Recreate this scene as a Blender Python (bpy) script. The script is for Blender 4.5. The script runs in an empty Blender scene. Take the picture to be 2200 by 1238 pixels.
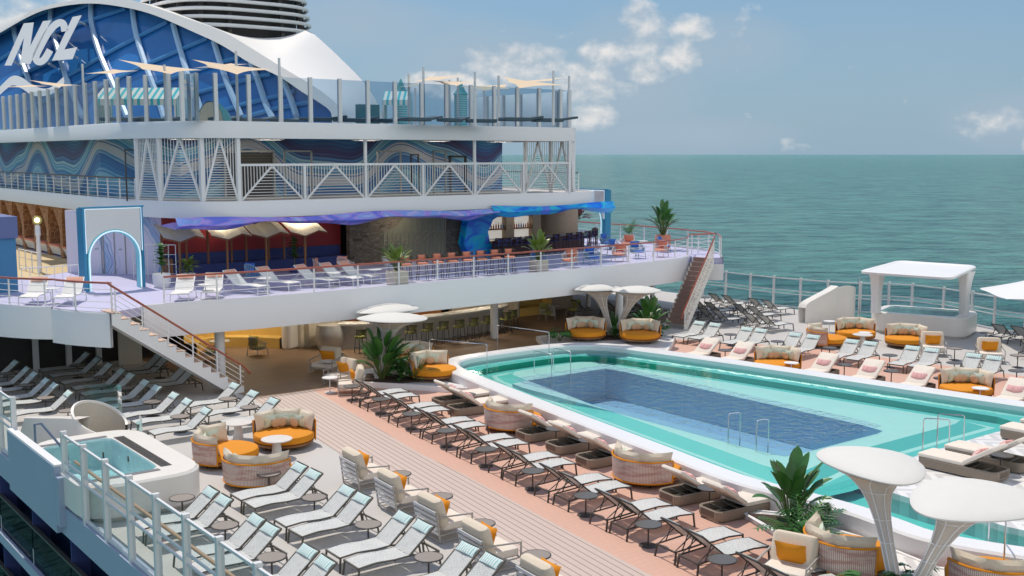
import bpy, math, random
from math import sin, cos, pi, radians, atan2, hypot
from mathutils import Vector, Matrix
random.seed(7)
S = bpy.context.scene
COL = S.collection
# ------------------------------------------------------------------ camera
CAMP = Vector((-24.4, 0.0, 7.8)); FPX = 2385.0
YAW = radians(37.53); PITCH = math.atan(287.0 / FPX)
cd = bpy.data.cameras.new('camera'); cam = bpy.data.objects.new('camera', cd); COL.objects.link(cam)
cam.location = CAMP; cam.rotation_euler = (pi / 2 - PITCH, 0, -YAW)
cd.sensor_width = 36.0; cd.lens = FPX / 2200 * 36.0; cd.clip_start = 0.5; cd.clip_end = 300000.0
S.camera = cam
# ------------------------------------------------------------------ sky, sun, exposure
SUN_EL = radians(64); SUN_AZ = radians(2)      # azimuth from +Y (fore) towards +X
w = bpy.data.worlds.new('World'); S.world = w; w.use_nodes = True
wt = w.node_tree; wn = wt.nodes; wl = wt.links; wn.clear()
def WN(t, **k):
    n = wn.new(t)
    for a, b in k.items(): setattr(n, a, b)
    return n
def wm(op, a, b=None, clamp=False):
    n = WN('ShaderNodeMath', operation=op, use_clamp=clamp)
    for i, v in enumerate((a, b)):
        if v is None: continue
        if isinstance(v, (int, float)): n.inputs[i].default_value = v
        else: wl.new(v, n.inputs[i])
    return n.outputs[0]
sky = WN('ShaderNodeTexSky'); sky.sky_type = 'NISHITA'; sky.sun_disc = False
sky.sun_elevation = SUN_EL; sky.sun_rotation = SUN_AZ; sky.air_density = 0.9; sky.dust_density = 0.5; sky.ozone_density = 2.2
tc = WN('ShaderNodeTexCoord'); sp = WN('ShaderNodeSeparateXYZ'); wl.new(tc.outputs['Generated'], sp.inputs[0])
az = wm('MULTIPLY', wm('ARCTAN2', sp.outputs[0], sp.outputs[1]), 57.2958)
el = wm('MULTIPLY', wm('ARCSINE', sp.outputs[2]), 57.2958)
cv = WN('ShaderNodeCombineXYZ'); wl.new(wm('MULTIPLY', az, 0.36), cv.inputs[0]); wl.new(wm('MULTIPLY', el, 0.46), cv.inputs[1])
nz = WN('ShaderNodeTexNoise'); nz.inputs['Scale'].default_value = 1.0; nz.inputs['Detail'].default_value = 12; nz.inputs['Roughness'].default_value = 0.57
wl.new(cv.outputs[0], nz.inputs['Vector'])
cvs = WN('ShaderNodeCombineXYZ'); wl.new(wm('MULTIPLY', wm('ADD', az, -0.12), 0.36), cvs.inputs[0]); wl.new(wm('MULTIPLY', wm('ADD', el, 0.38), 0.46), cvs.inputs[1])
nzu = WN('ShaderNodeTexNoise'); nzu.inputs['Scale'].default_value = 1.0; nzu.inputs['Detail'].default_value = 6; nzu.inputs['Roughness'].default_value = 0.57; wl.new(cvs.outputs[0], nzu.inputs['Vector'])
nz2 = WN('ShaderNodeTexNoise'); nz2.inputs['Scale'].default_value = 0.33; nz2.inputs['Detail'].default_value = 5
wl.new(cv.outputs[0], nz2.inputs['Vector'])
def blob(a0, e0, ra, re):
    d = wm('ADD', wm('POWER', wm('DIVIDE', wm('SUBTRACT', az, a0), ra), 2), wm('POWER', wm('DIVIDE', wm('SUBTRACT', el, e0), re), 2))
    return wm('SUBTRACT', 1.0, d)
m = None
for b in [(44.1, 6.0, 1.6, 1.6), (46.3, 6.3, 1.3, 0.9), (46.0, 4.9, 1.2, 0.9), (42.5, 5.1, 1.4, 1.1), (41.6, 3.5, 1.9, 1.4), (43.0, 3.2, 1.3, 0.7), (41.6, 1.9, 1.6, 0.9),
          (44.0, 4.1, 1.4, 0.7), (37.5, 4.6, 2.6, 1.0), (34.0, 3.5, 2.4, 0.7), (60.5, 1.3, 1.7, 1.0), (63.5, 0.8, 1.6, 0.9), (16.5, 6.0, 4.0, 3.0), (75, 3.5, 5, 2.5), (88, 5.5, 7, 3), (110, 6, 9, 4), (145, 28, 55, 28), (178, 40, 60, 32), (-150, 28, 50, 28), (-20, 6, 12, 4), (-100, 14, 20, 9)]:  # widest blobs: unseen banks added behind the camera
    q = blob(*b)
    m = q if m is None else wm('MAXIMUM', m, q)
m = wm('MAXIMUM', m, -0.6)
cl = wm('ADD', wm('MULTIPLY', m, 0.46), wm('MULTIPLY', wm('SUBTRACT', nz.outputs[0], 0.5), 2.3))
cmask = wm('MULTIPLY', wm('SMOOTHSTEP' if False else 'MULTIPLY', wm('SUBTRACT', cl, 0.0, True), 2.2, True), 0.86)
haze = wm('MULTIPLY', wm('MULTIPLY', wm('SUBTRACT', nz2.outputs[0], 0.42, True), 2.2, True), 0.38)
low = wm('MULTIPLY', wm('SUBTRACT', 1.0, wm('DIVIDE', wm('ABSOLUTE', el), 26.0), True), 0.95)
hm = None
for b in [(36, 4.6, 7, 3.0), (43.5, 4.0, 5, 4.2), (48.5, 5.2, 4.5, 2.2), (62, 1.6, 5, 1.8), (30, 6.5, 6, 2), (45, 1.0, 9, 1.3)]:
    q = blob(*b); hm = q if hm is None else wm('MAXIMUM', hm, q)
hz = wm('MULTIPLY', wm('MULTIPLY', wm('ADD', wm('MULTIPLY', wm('MAXIMUM', hm, 0.0), 0.75), wm('SUBTRACT', nz2.outputs[0], 0.62)), 1.5, True), 0.72)
soft = wm('MAXIMUM', wm('MULTIPLY', haze, 0.7), hz)
base = WN('ShaderNodeMix', data_type='RGBA'); wl.new(low, base.inputs[0]); wl.new(sky.outputs[0], base.inputs[6])
bcol = WN('ShaderNodeMix', data_type='RGBA'); wl.new(wm('DIVIDE', wm('ABSOLUTE', el), 8.5, True), bcol.inputs[0]); bcol.inputs[6].default_value = (2.05, 3.05, 3.9, 1); bcol.inputs[7].default_value = (1.10, 2.2, 3.3, 1); wl.new(bcol.outputs[2], base.inputs[7])
mx1 = WN('ShaderNodeMix', data_type='RGBA'); wl.new(soft, mx1.inputs[0]); wl.new(base.outputs[2], mx1.inputs[6]); mx1.inputs[7].default_value = (2.75, 3.5, 4.25, 1)
shade = WN('ShaderNodeMix', data_type='RGBA')
wl.new(wm('ADD', wm('MULTIPLY', wm('SUBTRACT', nz.outputs[0], nzu.outputs[0]), 4.5), 0.45, True), shade.inputs[0]); shade.inputs[6].default_value = (3.7, 4.15, 4.6, 1); shade.inputs[7].default_value = (6.3, 6.1, 5.9, 1)
# cloud banks added out of view behind the camera, brightened to fill the fascias
fl = WN('ShaderNodeMix', data_type='RGBA', blend_type='MULTIPLY'); fl.inputs[0].default_value = 1.0; wl.new(shade.outputs[2], fl.inputs[6])
fk = wm('MULTIPLY', wm('SUBTRACT', wm('ABSOLUTE', az), 80.0, True) if False else wm('DIVIDE', wm('SUBTRACT', wm('ABSOLUTE', az), 75.0), 40.0, True), 0.85)
fc3 = WN('ShaderNodeCombineXYZ'); wl.new(wm('ADD', wm('MULTIPLY', fk, 1.06), 1.0), fc3.inputs[0]); wl.new(wm('ADD', fk, 1.0), fc3.inputs[1]); wl.new(wm('ADD', wm('MULTIPLY', fk, .88), 1.0), fc3.inputs[2]); wl.new(fc3.outputs[0], fl.inputs[7])
mx2 = WN('ShaderNodeMix', data_type='RGBA'); wl.new(cmask, mx2.inputs[0]); wl.new(mx1.outputs[2], mx2.inputs[6]); wl.new(fl.outputs[2], mx2.inputs[7])
bg = WN('ShaderNodeBackground'); bg.inputs[1].default_value = 0.14; wl.new(mx2.outputs[2], bg.inputs[0])
wo = WN('ShaderNodeOutputWorld'); wl.new(bg.outputs[0], wo.inputs[0])
sd = bpy.data.lights.new('sun', 'SUN'); so = bpy.data.objects.new('sun', sd); COL.objects.link(so)
sd.energy = 3.4; sd.angle = radians(0.5); sd.color = (1.0, 0.92, 0.80)
so.rotation_euler = (pi / 2 - SUN_EL, 0, pi - SUN_AZ)
so.location = (0, 60, 90)
S.view_settings.view_transform = 'Standard'; S.view_settings.look = 'None'; S.view_settings.exposure = -0.03; S.view_settings.gamma = 1.0
S.cycles.max_bounces = 8; S.cycles.transparent_max_bounces = 24; S.cycles.glossy_bounces = 3
S.cycles.caustics_reflective = False; S.cycles.caustics_refractive = False

# ------------------------------------------------------------------ tools
_fw = Vector((sin(YAW) * cos(PITCH), cos(YAW) * cos(PITCH), -sin(PITCH))); _rt = Vector((cos(YAW), -sin(YAW), 0)); _up = _rt.cross(_fw)
def ray(px, py): return _fw * FPX + _rt * (px - 1100) - _up * (py - 619)
def at(px, py, z=0.0):
    d = ray(px, py); return CAMP + d * ((z - CAMP.z) / d.z)
def onplane(px, py, p, n):
    d = ray(px, py); return CAMP + d * ((p - CAMP).dot(n) / d.dot(n))

class MB:
    def __init__(s): s.v = []; s.f = []; s.m = []; s.sm = []; s.uv = None
    def add(s, vs, fs, mi=0, smooth=False, M=None):
        o = len(s.v)
        for p in vs:
            p = Vector(p)
            s.v.append(M @ p if M else p)
        for f in fs: s.f.append(tuple(i + o for i in f)); s.m.append(mi); s.sm.append(smooth)
        return s
    def box(s, x0, y0, z0, x1, y1, z1, mi=0, M=None):
        return s.add([(x0, y0, z0), (x1, y0, z0), (x1, y1, z0), (x0, y1, z0), (x0, y0, z1), (x1, y0, z1), (x1, y1, z1), (x0, y1, z1)],
                     [(3, 2, 1, 0), (4, 5, 6, 7), (0, 1, 5, 4), (1, 2, 6, 5), (2, 3, 7, 6), (3, 0, 4, 7)], mi, False, M)
    def bar(s, a, b, wd, ht=None, mi=0, up=(0, 0, 1)):
        a = Vector(a); b = Vector(b); ht = ht or wd; d = (b - a).normalized(); u = Vector(up)
        if abs(d.dot(u)) > 0.98: u = Vector((0, 1, 0))
        r = d.cross(u).normalized() * wd / 2; u = r.cross(d).normalized() * ht / 2
        vs = [a - r - u, a + r - u, a + r + u, a - r + u, b - r - u, b + r - u, b + r + u, b - r + u]
        return s.add(vs, [(0, 3, 2, 1), (4, 5, 6, 7), (0, 1, 5, 4), (1, 2, 6, 5), (2, 3, 7, 6), (3, 0, 4, 7)], mi)
    def tube(s, pts, r, seg=8, mi=0, closed=False, cap=True):
        pts = [Vector(p) for p in pts]; n = len(pts); rs = r if isinstance(r, (list, tuple)) else [r] * n
        rings = []; pu = None
        for i, p in enumerate(pts):
            a = pts[(i - 1) % n] if (i or closed) else p; b = pts[(i + 1) % n] if (i < n - 1 or closed) else p
            d = (b - a).normalized()
            u = pu if pu is not None else Vector((0, 0, 1))
            if abs(d.dot(u)) > 0.97: u = Vector((1, 0, 0)) if abs(d.x) < .9 else Vector((0, 1, 0))
            e1 = d.cross(u).normalized(); e2 = e1.cross(d).normalized(); pu = e2
            rings.append([p + (e1 * cos(t) + e2 * sin(t)) * rs[i] for t in [2 * pi * k / seg for k in range(seg)]])
        vs = [q for R in rings for q in R]; fs = []
        for i in range(n if closed else n - 1):
            j = (i + 1) % n
            for k in range(seg):
                l = (k + 1) % seg; fs.append((i * seg + k, j * seg + k, j * seg + l, i * seg + l))
        if cap and not closed: fs.append(tuple(range(seg))); fs.append(tuple((n - 1) * seg + k for k in reversed(range(seg))))
        return s.add(vs, fs, mi, True)
    def lathe(s, prof, seg=24, mi=0, M=None, sx=1, sy=1, a0=0, a1=2 * pi, caps=True):
        full = abs(a1 - a0 - 2 * pi) < 1e-6; cnt = seg if full else seg + 1
        vs = [(r * cos(t) * sx, r * sin(t) * sy, z) for (r, z) in prof for t in [a0 + (a1 - a0) * k / seg for k in range(cnt)]]
        fs = []
        for i in range(len(prof) - 1):
            for k in range(seg):
                l = (k + 1) % cnt; fs.append((i * cnt + k, i * cnt + l, (i + 1) * cnt + l, (i + 1) * cnt + k))
        if full and caps:
            if prof[0][0] > 1e-5: fs.append(tuple(reversed(range(cnt))))
            if prof[-1][0] > 1e-5: fs.append(tuple((len(prof) - 1) * cnt + k for k in range(cnt)))
        return s.add(vs, fs, mi, True, M)
    def prism(s, poly, z0, z1, mi=0, M=None, top=None):
        n = len(poly); top = top or poly
        vs = [(p[0], p[1], z0) for p in poly] + [(p[0], p[1], z1) for p in top]
        fs = [tuple(reversed(range(n))), tuple(range(n, 2 * n))] + [(i, (i + 1) % n, n + (i + 1) % n, n + i) for i in range(n)]
        return s.add(vs, fs, mi, False, M)
    def wall(s, path, z0, z1, mi=0, closed=False, smooth=True):
        n = len(path); vs = [(p[0], p[1], z0) for p in path] + [(p[0], p[1], z1) for p in path]
        return s.add(vs, [(i, (i + 1) % n, n + (i + 1) % n, n + i) for i in range(n if closed else n - 1)], mi, smooth)
    def grid(s, rows, mi=0, smooth=True, closed=False):
        nr = len(rows); nc = len(rows[0]); vs = [p for R in rows for p in R]
        fs = [(i * nc + k, i * nc + (k + 1) % nc, (i + 1) * nc + (k + 1) % nc, (i + 1) * nc + k) for i in range(nr - 1) for k in range(nc if closed else nc - 1)]
        return s.add(vs, fs, mi, smooth)
    def pillow(s, wd, ht, th, M=None, mi=0, n=8, rnd=False):
        vs = []; fs = []
        for side in (1, -1):
            o = len(vs)
            for i in range(n + 1):
                for j in range(n + 1):
                    u = -1 + 2 * i / n; v = -1 + 2 * j / n
                    if rnd:
                        x = u * math.sqrt(max(0, 1 - v * v / 2)); y = v * math.sqrt(max(0, 1 - u * u / 2)); k = max(0, 1 - (x * x + y * y)) ** .45
                    else:
                        x = u * (1 - .07 * (1 - v * v)); y = v * (1 - .07 * (1 - u * u)); k = ((1 - u * u) * (1 - v * v)) ** .33
                    vs.append((x * wd / 2, y * ht / 2, side * th / 2 * k))
            for i in range(n):
                for j in range(n):
                    a = o + i * (n + 1) + j; q = (a, a + n + 1, a + n + 2, a + 1)
                    fs.append(q if side > 0 else q[::-1])
        return s.add(vs, fs, mi, True, M)
    def rbox(s, x0, y0, z0, x1, y1, z1, r=.03, mi=0, M=None):
        # box with rounded vertical corners and softened top
        P = rrect((x0 + x1) / 2, (y0 + y1) / 2, (x1 - x0) / 2, (y1 - y0) / 2, r * 1.6, 4)
        cx, cy = (x0 + x1) / 2, (y0 + y1) / 2; hx = (x1 - x0) / 2; hy = (y1 - y0) / 2
        def inset(k): return [(cx + (p[0] - cx) * (1 - k / hx), cy + (p[1] - cy) * (1 - k / hy)) for p in P]
        lv = [(z0, r * .6), (z0 + r * .6, 0), (z1 - r, 0), (z1 - r * .3, r * .3), (z1, r)]
        n = len(P); vs = []; fs = []
        for z, k in lv: vs += [(p[0], p[1], z) for p in inset(k)]
        for i in range(len(lv) - 1): fs += [(i * n + k, i * n + (k + 1) % n, (i + 1) * n + (k + 1) % n, (i + 1) * n + k) for k in range(n)]
        fs.append(tuple(reversed(range(n)))); fs.append(tuple((len(lv) - 1) * n + k for k in range(n)))
        return s.add(vs, fs, mi, True, M)
    def build(s, name, mats, parent=None, loc=None, rot=0.0):
        me = bpy.data.meshes.new(name); me.from_pydata([tuple(v) for v in s.v], [], s.f)
        if not isinstance(mats, (list, tuple)): mats = [mats]
        for m_ in mats: me.materials.append(m_)
        me.polygons.foreach_set('material_index', s.m); me.polygons.foreach_set('use_smooth', s.sm)
        me.validate(); me.update()
        if any(s.sm):
            try: me.set_sharp_from_angle(angle=radians(38))
            except Exception: pass
        o = bpy.data.objects.new(name, me); COL.objects.link(o)
        if parent: o.parent = parent
        if loc is not None: o.location = loc
        o.rotation_euler.z = rot
        return o
def rrect(cx, cy, hx, hy, r, n=5):
    r = min(r, hx * .999, hy * .999); P = []
    for (sx, sy, a) in ((1, 1, 0), (-1, 1, 90), (-1, -1, 180), (1, -1, 270)):
        for k in range(n + 1):
            t = radians(a + 90 * k / n); P.append((cx + sx * (hx - r) + r * cos(t), cy + sy * (hy - r) + r * sin(t)))
    return P
def spline(P, n=8, closed=False):
    P = [Vector((p[0], p[1], p[2] if len(p) > 2 else 0)) for p in P]; N = len(P); out = []
    for i in range(N if closed else N - 1):
        p0 = P[(i - 1) % N] if closed or i else P[0]; p1 = P[i]; p2 = P[(i + 1) % N]; p3 = P[(i + 2) % N] if closed or i + 2 < N else P[-1]
        for k in range(n):
            t = k / n
            out.append(0.5 * ((2 * p1) + (p2 - p0) * t + (2 * p0 - 5 * p1 + 4 * p2 - p3) * t * t + (3 * p1 - p0 - 3 * p2 + p3) * t ** 3))
    if not closed: out.append(P[-1])
    return out
def offset(path, d, closed=False):
    out = []; n = len(path)
    for i in range(n):
        a = Vector(path[(i - 1) % n][:2]) if closed or i else Vector(path[i][:2]); b = Vector(path[(i + 1) % n][:2]) if closed or i < n - 1 else Vector(path[i][:2])
        t = (b - a).normalized(); out.append((path[i][0] - t.y * d, path[i][1] + t.x * d))
    return out
def T(x, y, z, rz=0, rx=0, ry=0): return Matrix.Translation((x, y, z)) @ Matrix.Rotation(rz, 4, 'Z') @ Matrix.Rotation(rx, 4, 'X') @ Matrix.Rotation(ry, 4, 'Y')
def tag(o, label, cat, group=None):
    o['label'] = label; o['category'] = cat
    if group: o['group'] = group
    return o
def thing(name, label, cat, loc=(0, 0, 0), rz=0.0, group=None):
    o = bpy.data.objects.new(name, None); COL.objects.link(o); o.location = loc; o.rotation_euler.z = rz
    o.empty_display_size = .2
    return tag(o, label, cat, group)
def struct(o): o['kind'] = 'structure'; return o
def dup(root, loc, rz, label, group=None):
    r = root.copy(); COL.objects.link(r); r.location = loc; r.rotation_euler.z = rz; r['label'] = label
    if group: r['group'] = group
    for c in list(root.children):
        k = c.copy(); COL.objects.link(k); k.parent = r
        for g in list(c.children):
            h = g.copy(); COL.objects.link(h); h.parent = k
    return r
ORD = 'first second third fourth fifth sixth seventh eighth ninth tenth eleventh twelfth thirteenth fourteenth fifteenth sixteenth seventeenth eighteenth nineteenth twentieth twenty-first twenty-second twenty-third twenty-fourth twenty-fifth'.split()
JR = random.Random(11)
class Kind:
    'first placement moves the prototype itself, later ones are copies'
    def __init__(s, make): s.make = make; s.p = None
    def put(s, x, y, rz, label, group, z=0.0):
        rz += JR.uniform(-.03, .03); x += JR.uniform(-.025, .025); y += JR.uniform(-.02, .02)
        if s.p is None:
            s.p = s.make(); s.p.location = (x, y, z); s.p.rotation_euler.z = rz; s.p['label'] = label
            if group: s.p['group'] = group
            return s.p
        return dup(s.p, (x, y, z), rz, label, group)

# ------------------------------------------------------------------ materials
def nt(name):
    m_ = bpy.data.materials.new(name); m_.use_nodes = True; t = m_.node_tree; b = t.nodes['Principled BSDF']; return m_, t, b
def NN(t, ty, **k):
    n = t.nodes.new(ty)
    for a, b in k.items(): setattr(n, a, b)
    return n
def MM(t, op, a, b=None, clamp=False):
    n = NN(t, 'ShaderNodeMath', operation=op, use_clamp=clamp)
    for i, v in enumerate((a, b)):
        if v is None: continue
        if isinstance(v, (int, float)): n.inputs[i].default_value = v
        else: t.links.new(v, n.inputs[i])
    return n.outputs[0]
def ramp(t, fac, stops, interp='LINEAR'):
    r = NN(t, 'ShaderNodeValToRGB'); cr = r.color_ramp; cr.interpolation = interp
    while len(cr.elements) < len(stops): cr.elements.new(0.5)
    for e, (p, c) in zip(cr.elements, stops): e.position = p; e.color = (*c, 1)
    t.links.new(fac, r.inputs[0]); return r.outputs[0]
def mixc(t, fac, a, b):
    n = NN(t, 'ShaderNodeMix', data_type='RGBA')
    for i, v in ((0, fac), (6, a), (7, b)):
        if isinstance(v, (int, float)): n.inputs[i].default_value = v
        elif isinstance(v, tuple): n.inputs[i].default_value = (*v, 1)
        else: t.links.new(v, n.inputs[i])
    return n.outputs[2]
def coords(t, which='Object'): return NN(t, 'ShaderNodeTexCoord').outputs[which]
def noise(t, vec, scale, detail=3, rough=.5):
    n = NN(t, 'ShaderNodeTexNoise'); n.inputs['Scale'].default_value = scale; n.inputs['Detail'].default_value = detail; n.inputs['Roughness'].default_value = rough
    t.links.new(vec, n.inputs['Vector']); return n.outputs[0]
def bump(t, b, h, strength, dist=.02):
    n = NN(t, 'ShaderNodeBump'); n.inputs['Strength'].default_value = strength; n.inputs['Distance'].default_value = dist
    t.links.new(h, n.inputs['Height']); t.links.new(n.outputs[0], b.inputs['Normal'])
def mat(name, c, rough=.5, metal=0, var=.12, scale=6, bmp=0, bscale=60, coat=0):
    m_, t, b = nt(name); b.inputs['Roughness'].default_value = rough; b.inputs['Metallic'].default_value = metal
    if coat: b.inputs['Coat Weight'].default_value = coat
    v = coords(t)
    f = noise(t, v, scale, 4)
    t.links.new(mixc(t, f, tuple(x * (1 - var) for x in c), tuple(min(1, x * (1 + var)) for x in c)), b.inputs['Base Color'])
    if bmp: bump(t, b, noise(t, v, bscale, 2), bmp)
    return m_
white = mat('white_paint', (.80, .79, .78), .38, var=.03, scale=1.2)
fascia = mat('gloss_white_steel', (.80, .79, .79), .26, var=.025, scale=.5)
gray_steel = mat('grey_white_steel', (.70, .70, .70), .35, var=.03)
cream = mat('cream_paint', (.70, .64, .52), .5, var=.05)
cream_gloss = mat('warm_white_shell', (.78, .74, .68), .3, var=.04, scale=2)
taupe = mat('taupe_aluminium', (.10, .09, .07), .45, var=.15)
dark = mat('dark_metal', (.060, .052, .045), .45, var=.2)
silver = mat('brushed_grey_frame', (.42, .40, .37), .4, .3, var=.08)
steel = mat('stainless_steel', (.62, .64, .66), .18, 1, var=.05)
tabletop = mat('brown_grey_tabletop', (.27, .23, .20), .5, var=.06)
darktop = mat('charcoal_tabletop', (.10, .095, .09), .5, var=.06)
stone = mat('pale_stone', (.66, .62, .58), .45, var=.12, scale=9)
amber = mat('amber_fabric', (.68, .25, .005), .85, var=.08, scale=30, bmp=.15, bscale=300)
boucle = mat('cream_boucle', (.70, .60, .47), .9, var=.16, scale=60, bmp=.5, bscale=120)
cushion = mat('ivory_cushion', (.74, .66, .57), .85, var=.06, scale=12, bmp=.15, bscale=120)
sand = mat('sand_velvet', (.58, .43, .29), .8, var=.2, scale=22, bmp=.3, bscale=40)
teal_neon = mat('teal_neon_tube', (.1, .6, .7), .4, var=.02)
soil = mat('dark_soil', (.06, .035, .022), .95, var=.6, scale=50, bmp=.8, bscale=70)
redwood = mat('varnished_red_rail', (.36, .085, .045), .3, var=.15, scale=14, coat=.3)
teakrail = mat('teak_rail', (.46, .28, .17), .45, var=.15, scale=10)
wood_dk = mat('warm_timber', (.26, .11, .035), .5, var=.25, scale=8)
wood_panel = mat('pale_wood_panel', (.40, .29, .20), .55, var=.14, scale=5)
coralfab = mat('coral_fabric', (.68, .25, .16), .8, var=.1, scale=20)
bluefab = mat('blue_fabric', (.035, .14, .50), .8, var=.12, scale=20)
navy = mat('navy_upholstery', (.04, .06, .20), .8, var=.2, scale=8)
greenfab = mat('olive_green_fabric', (.36, .36, .10), .85, var=.12, scale=20)
yellow = mat('mustard_banquette', (.70, .47, .13), .7, var=.06)
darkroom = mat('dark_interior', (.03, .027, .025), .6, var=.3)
ceilm = mat('soffit_grey', (.45, .45, .46), .6, var=.05)
hull_white = mat('blue_shaded_hull_white', (.36, .42, .54), .4, var=.06, scale=1.2)  # white hull; the port side's blue shade is put into this colour
planter_m = mat('pale_planter', (.56, .50, .42), .6, var=.08)
purple = mat('maroon_leaf', (.22, .07, .10), .6, var=.5, scale=15)
beige_sail = mat('beige_canvas', (.66, .52, .36), .85, var=.05)
brownchair = mat('dark_maroon_slats', (.05, .018, .018), .5, var=.3)
frost = mat('glass_bottle', (.05, .12, .3), .15, var=.8, scale=14)
orange_b = mat('amber_bottle', (.45, .16, .02), .2, var=.5, scale=14)
green_b = mat('dark_bottle', (.03, .04, .02), .2, var=.4, scale=14)
red_b = mat('red_bottle', (.4, .02, .02), .2, var=.4, scale=14)
turf = mat('green_turf', (.06, .12, .02), .95, var=.4, scale=20)

def emit(name, c, s):
    m_, t, b = nt(name); b.inputs['Base Color'].default_value = (*c, 1); b.inputs['Emission Color'].default_value = (*c, 1); b.inputs['Emission Strength'].default_value = s; return m_
neon_w = emit('white_neon', (.78, .92, 1.0), .55); neon_b = emit('cyan_neon', (.15, .62, .85), .55); lampglow = emit('lamp_glow', (1, .93, .75), 2.2)
backlight = emit('backlit_shelf', (.95, .90, .80), .38)

def glassy(name, tint, refl=.5, keep=1.0, rough=.02):
    'thin pane: tinted see-through with Fresnel reflection'
    m_ = bpy.data.materials.new(name); m_.use_nodes = True; t = m_.node_tree; t.nodes.clear()
    o = NN(t, 'ShaderNodeOutputMaterial'); tr = NN(t, 'ShaderNodeBsdfTransparent'); tr.inputs[0].default_value = (*tint, 1)
    gl = NN(t, 'ShaderNodeBsdfGlossy'); gl.inputs['Roughness'].default_value = rough; gl.inputs[0].default_value = (1, 1, 1, 1)
    fr = NN(t, 'ShaderNodeFresnel'); fr.inputs[0].default_value = 1.45
    f = MM(t, 'MULTIPLY', fr.outputs[0], refl, True); mx = NN(t, 'ShaderNodeMixShader')
    t.links.new(f, mx.inputs[0]); t.links.new(tr.outputs[0], mx.inputs[1]); t.links.new(gl.outputs[0], mx.inputs[2])
    last = mx.outputs[0]
    if keep < 1:
        di = NN(t, 'ShaderNodeBsdfDiffuse'); di.inputs[0].default_value = (*tint, 1); m2 = NN(t, 'ShaderNodeMixShader'); m2.inputs[0].default_value = 1 - keep
        t.links.new(last, m2.inputs[1]); t.links.new(di.outputs[0], m2.inputs[2]); last = m2.outputs[0]
    t.links.new(last, o.inputs[0]); return m_
glass_clear = glassy('clear_glass', (.82, .90, .90), .6)
glass_blue = glassy('blue_tinted_glass', (.46, .60, .72), .7)
glass_hull = glassy('dark_blue_glass', (.10, .16, .26), .22)
glass_rail = glassy('grey_blue_glass', (.62, .72, .78), .7)

def sling_mat():
    m_, t, b = nt('white_mesh_sling'); v = coords(t)
    b.inputs['Base Color'].default_value = (.55, .56, .545, 1); b.inputs['Roughness'].default_value = .7
    vo = NN(t, 'ShaderNodeTexVoronoi', feature='DISTANCE_TO_EDGE'); vo.inputs['Scale'].default_value = 26
    mp = NN(t, 'ShaderNodeMapping'); mp.inputs['Scale'].default_value = (1, 1.9, 1); t.links.new(v, mp.inputs[0]); t.links.new(mp.outputs[0], vo.inputs['Vector'])
    a = MM(t, 'SUBTRACT', 1.0, MM(t, 'MULTIPLY', MM(t, 'GREATER_THAN', vo.outputs['Distance'], .22), .42))
    t.links.new(a, b.inputs['Alpha']); return m_
sling = sling_mat()
def headrest_mat():
    m_, t, b = nt('teal_wave_headrest'); v = coords(t); b.inputs['Roughness'].default_value = .8
    wv = NN(t, 'ShaderNodeTexWave'); wv.inputs['Scale'].default_value = 5; wv.inputs['Distortion'].default_value = 5; wv.inputs['Detail'].default_value = 2; wv.bands_direction = 'Y'
    t.links.new(v, wv.inputs['Vector'])
    t.links.new(ramp(t, wv.outputs['Fac'], [(.0, (.70, .73, .71)), (.58, (.70, .73, .71)), (.72, (.30, .58, .56)), (1, (.26, .52, .52))]), b.inputs['Base Color']); return m_
headrest = headrest_mat()
def pattern(name, base, line, scale, dist, width=.7, dirn='X', rough=.85):
    m_, t, b = nt(name); v = coords(t); b.inputs['Roughness'].default_value = rough
    wv = NN(t, 'ShaderNodeTexWave'); wv.inputs['Scale'].default_value = scale; wv.inputs['Distortion'].default_value = dist; wv.inputs['Detail'].default_value = 2; wv.bands_direction = dirn
    t.links.new(v, wv.inputs['Vector'])
    t.links.new(ramp(t, wv.outputs['Fac'], [(0, base), (width, base), (min(1, width + .15), line), (1, line)]), b.inputs['Base Color']); return m_
mintpillow = pattern('mint_print_pillow', (.70, .72, .60), (.42, .62, .54), 10, 6, .55)
pinkpillow = pattern('pink_coral_pillow', (.78, .52, .48), (.62, .22, .24), 12, 11, .55, 'Y')
def cordback():
    m_, t, b = nt('woven_cord_back'); v = coords(t); s_ = NN(t, 'ShaderNodeSeparateXYZ'); t.links.new(v, s_.inputs[0])
    st = MM(t, 'SINE', MM(t, 'MULTIPLY', MM(t, 'ARCTAN2', s_.outputs[1], s_.outputs[0]), 150)); mp = NN(t, 'ShaderNodeMapping'); mp.inputs['Scale'].default_value = (1, 1, 5); t.links.new(v, mp.inputs[0]); n = noise(t, mp.outputs[0], 1.6, 4)
    c = ramp(t, n, [(.3, (.76, .66, .58)), (.5, (.70, .54, .47)), (.6, (.50, .27, .23)), (.75, (.74, .60, .52))])
    t.links.new(mixc(t, MM(t, 'GREATER_THAN', st, .5), c, (.34, .22, .18)), b.inputs['Base Color']); b.inputs['Roughness'].default_value = .8; return m_
wovenback = cordback()
stripes = pattern('teal_white_stripe', (.80, .78, .70), (.05, .50, .55), 1.05, 0, .5, 'X')
slat_cream = pattern('cream_slatted_roof', (.82, .82, .74), (.26, .26, .22), 3.2, 0, .84, 'Y')
rope = pattern('grey_woven_rope', (.34, .28, .22), (.16, .12, .09), 20, .6, .55, 'X')

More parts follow.
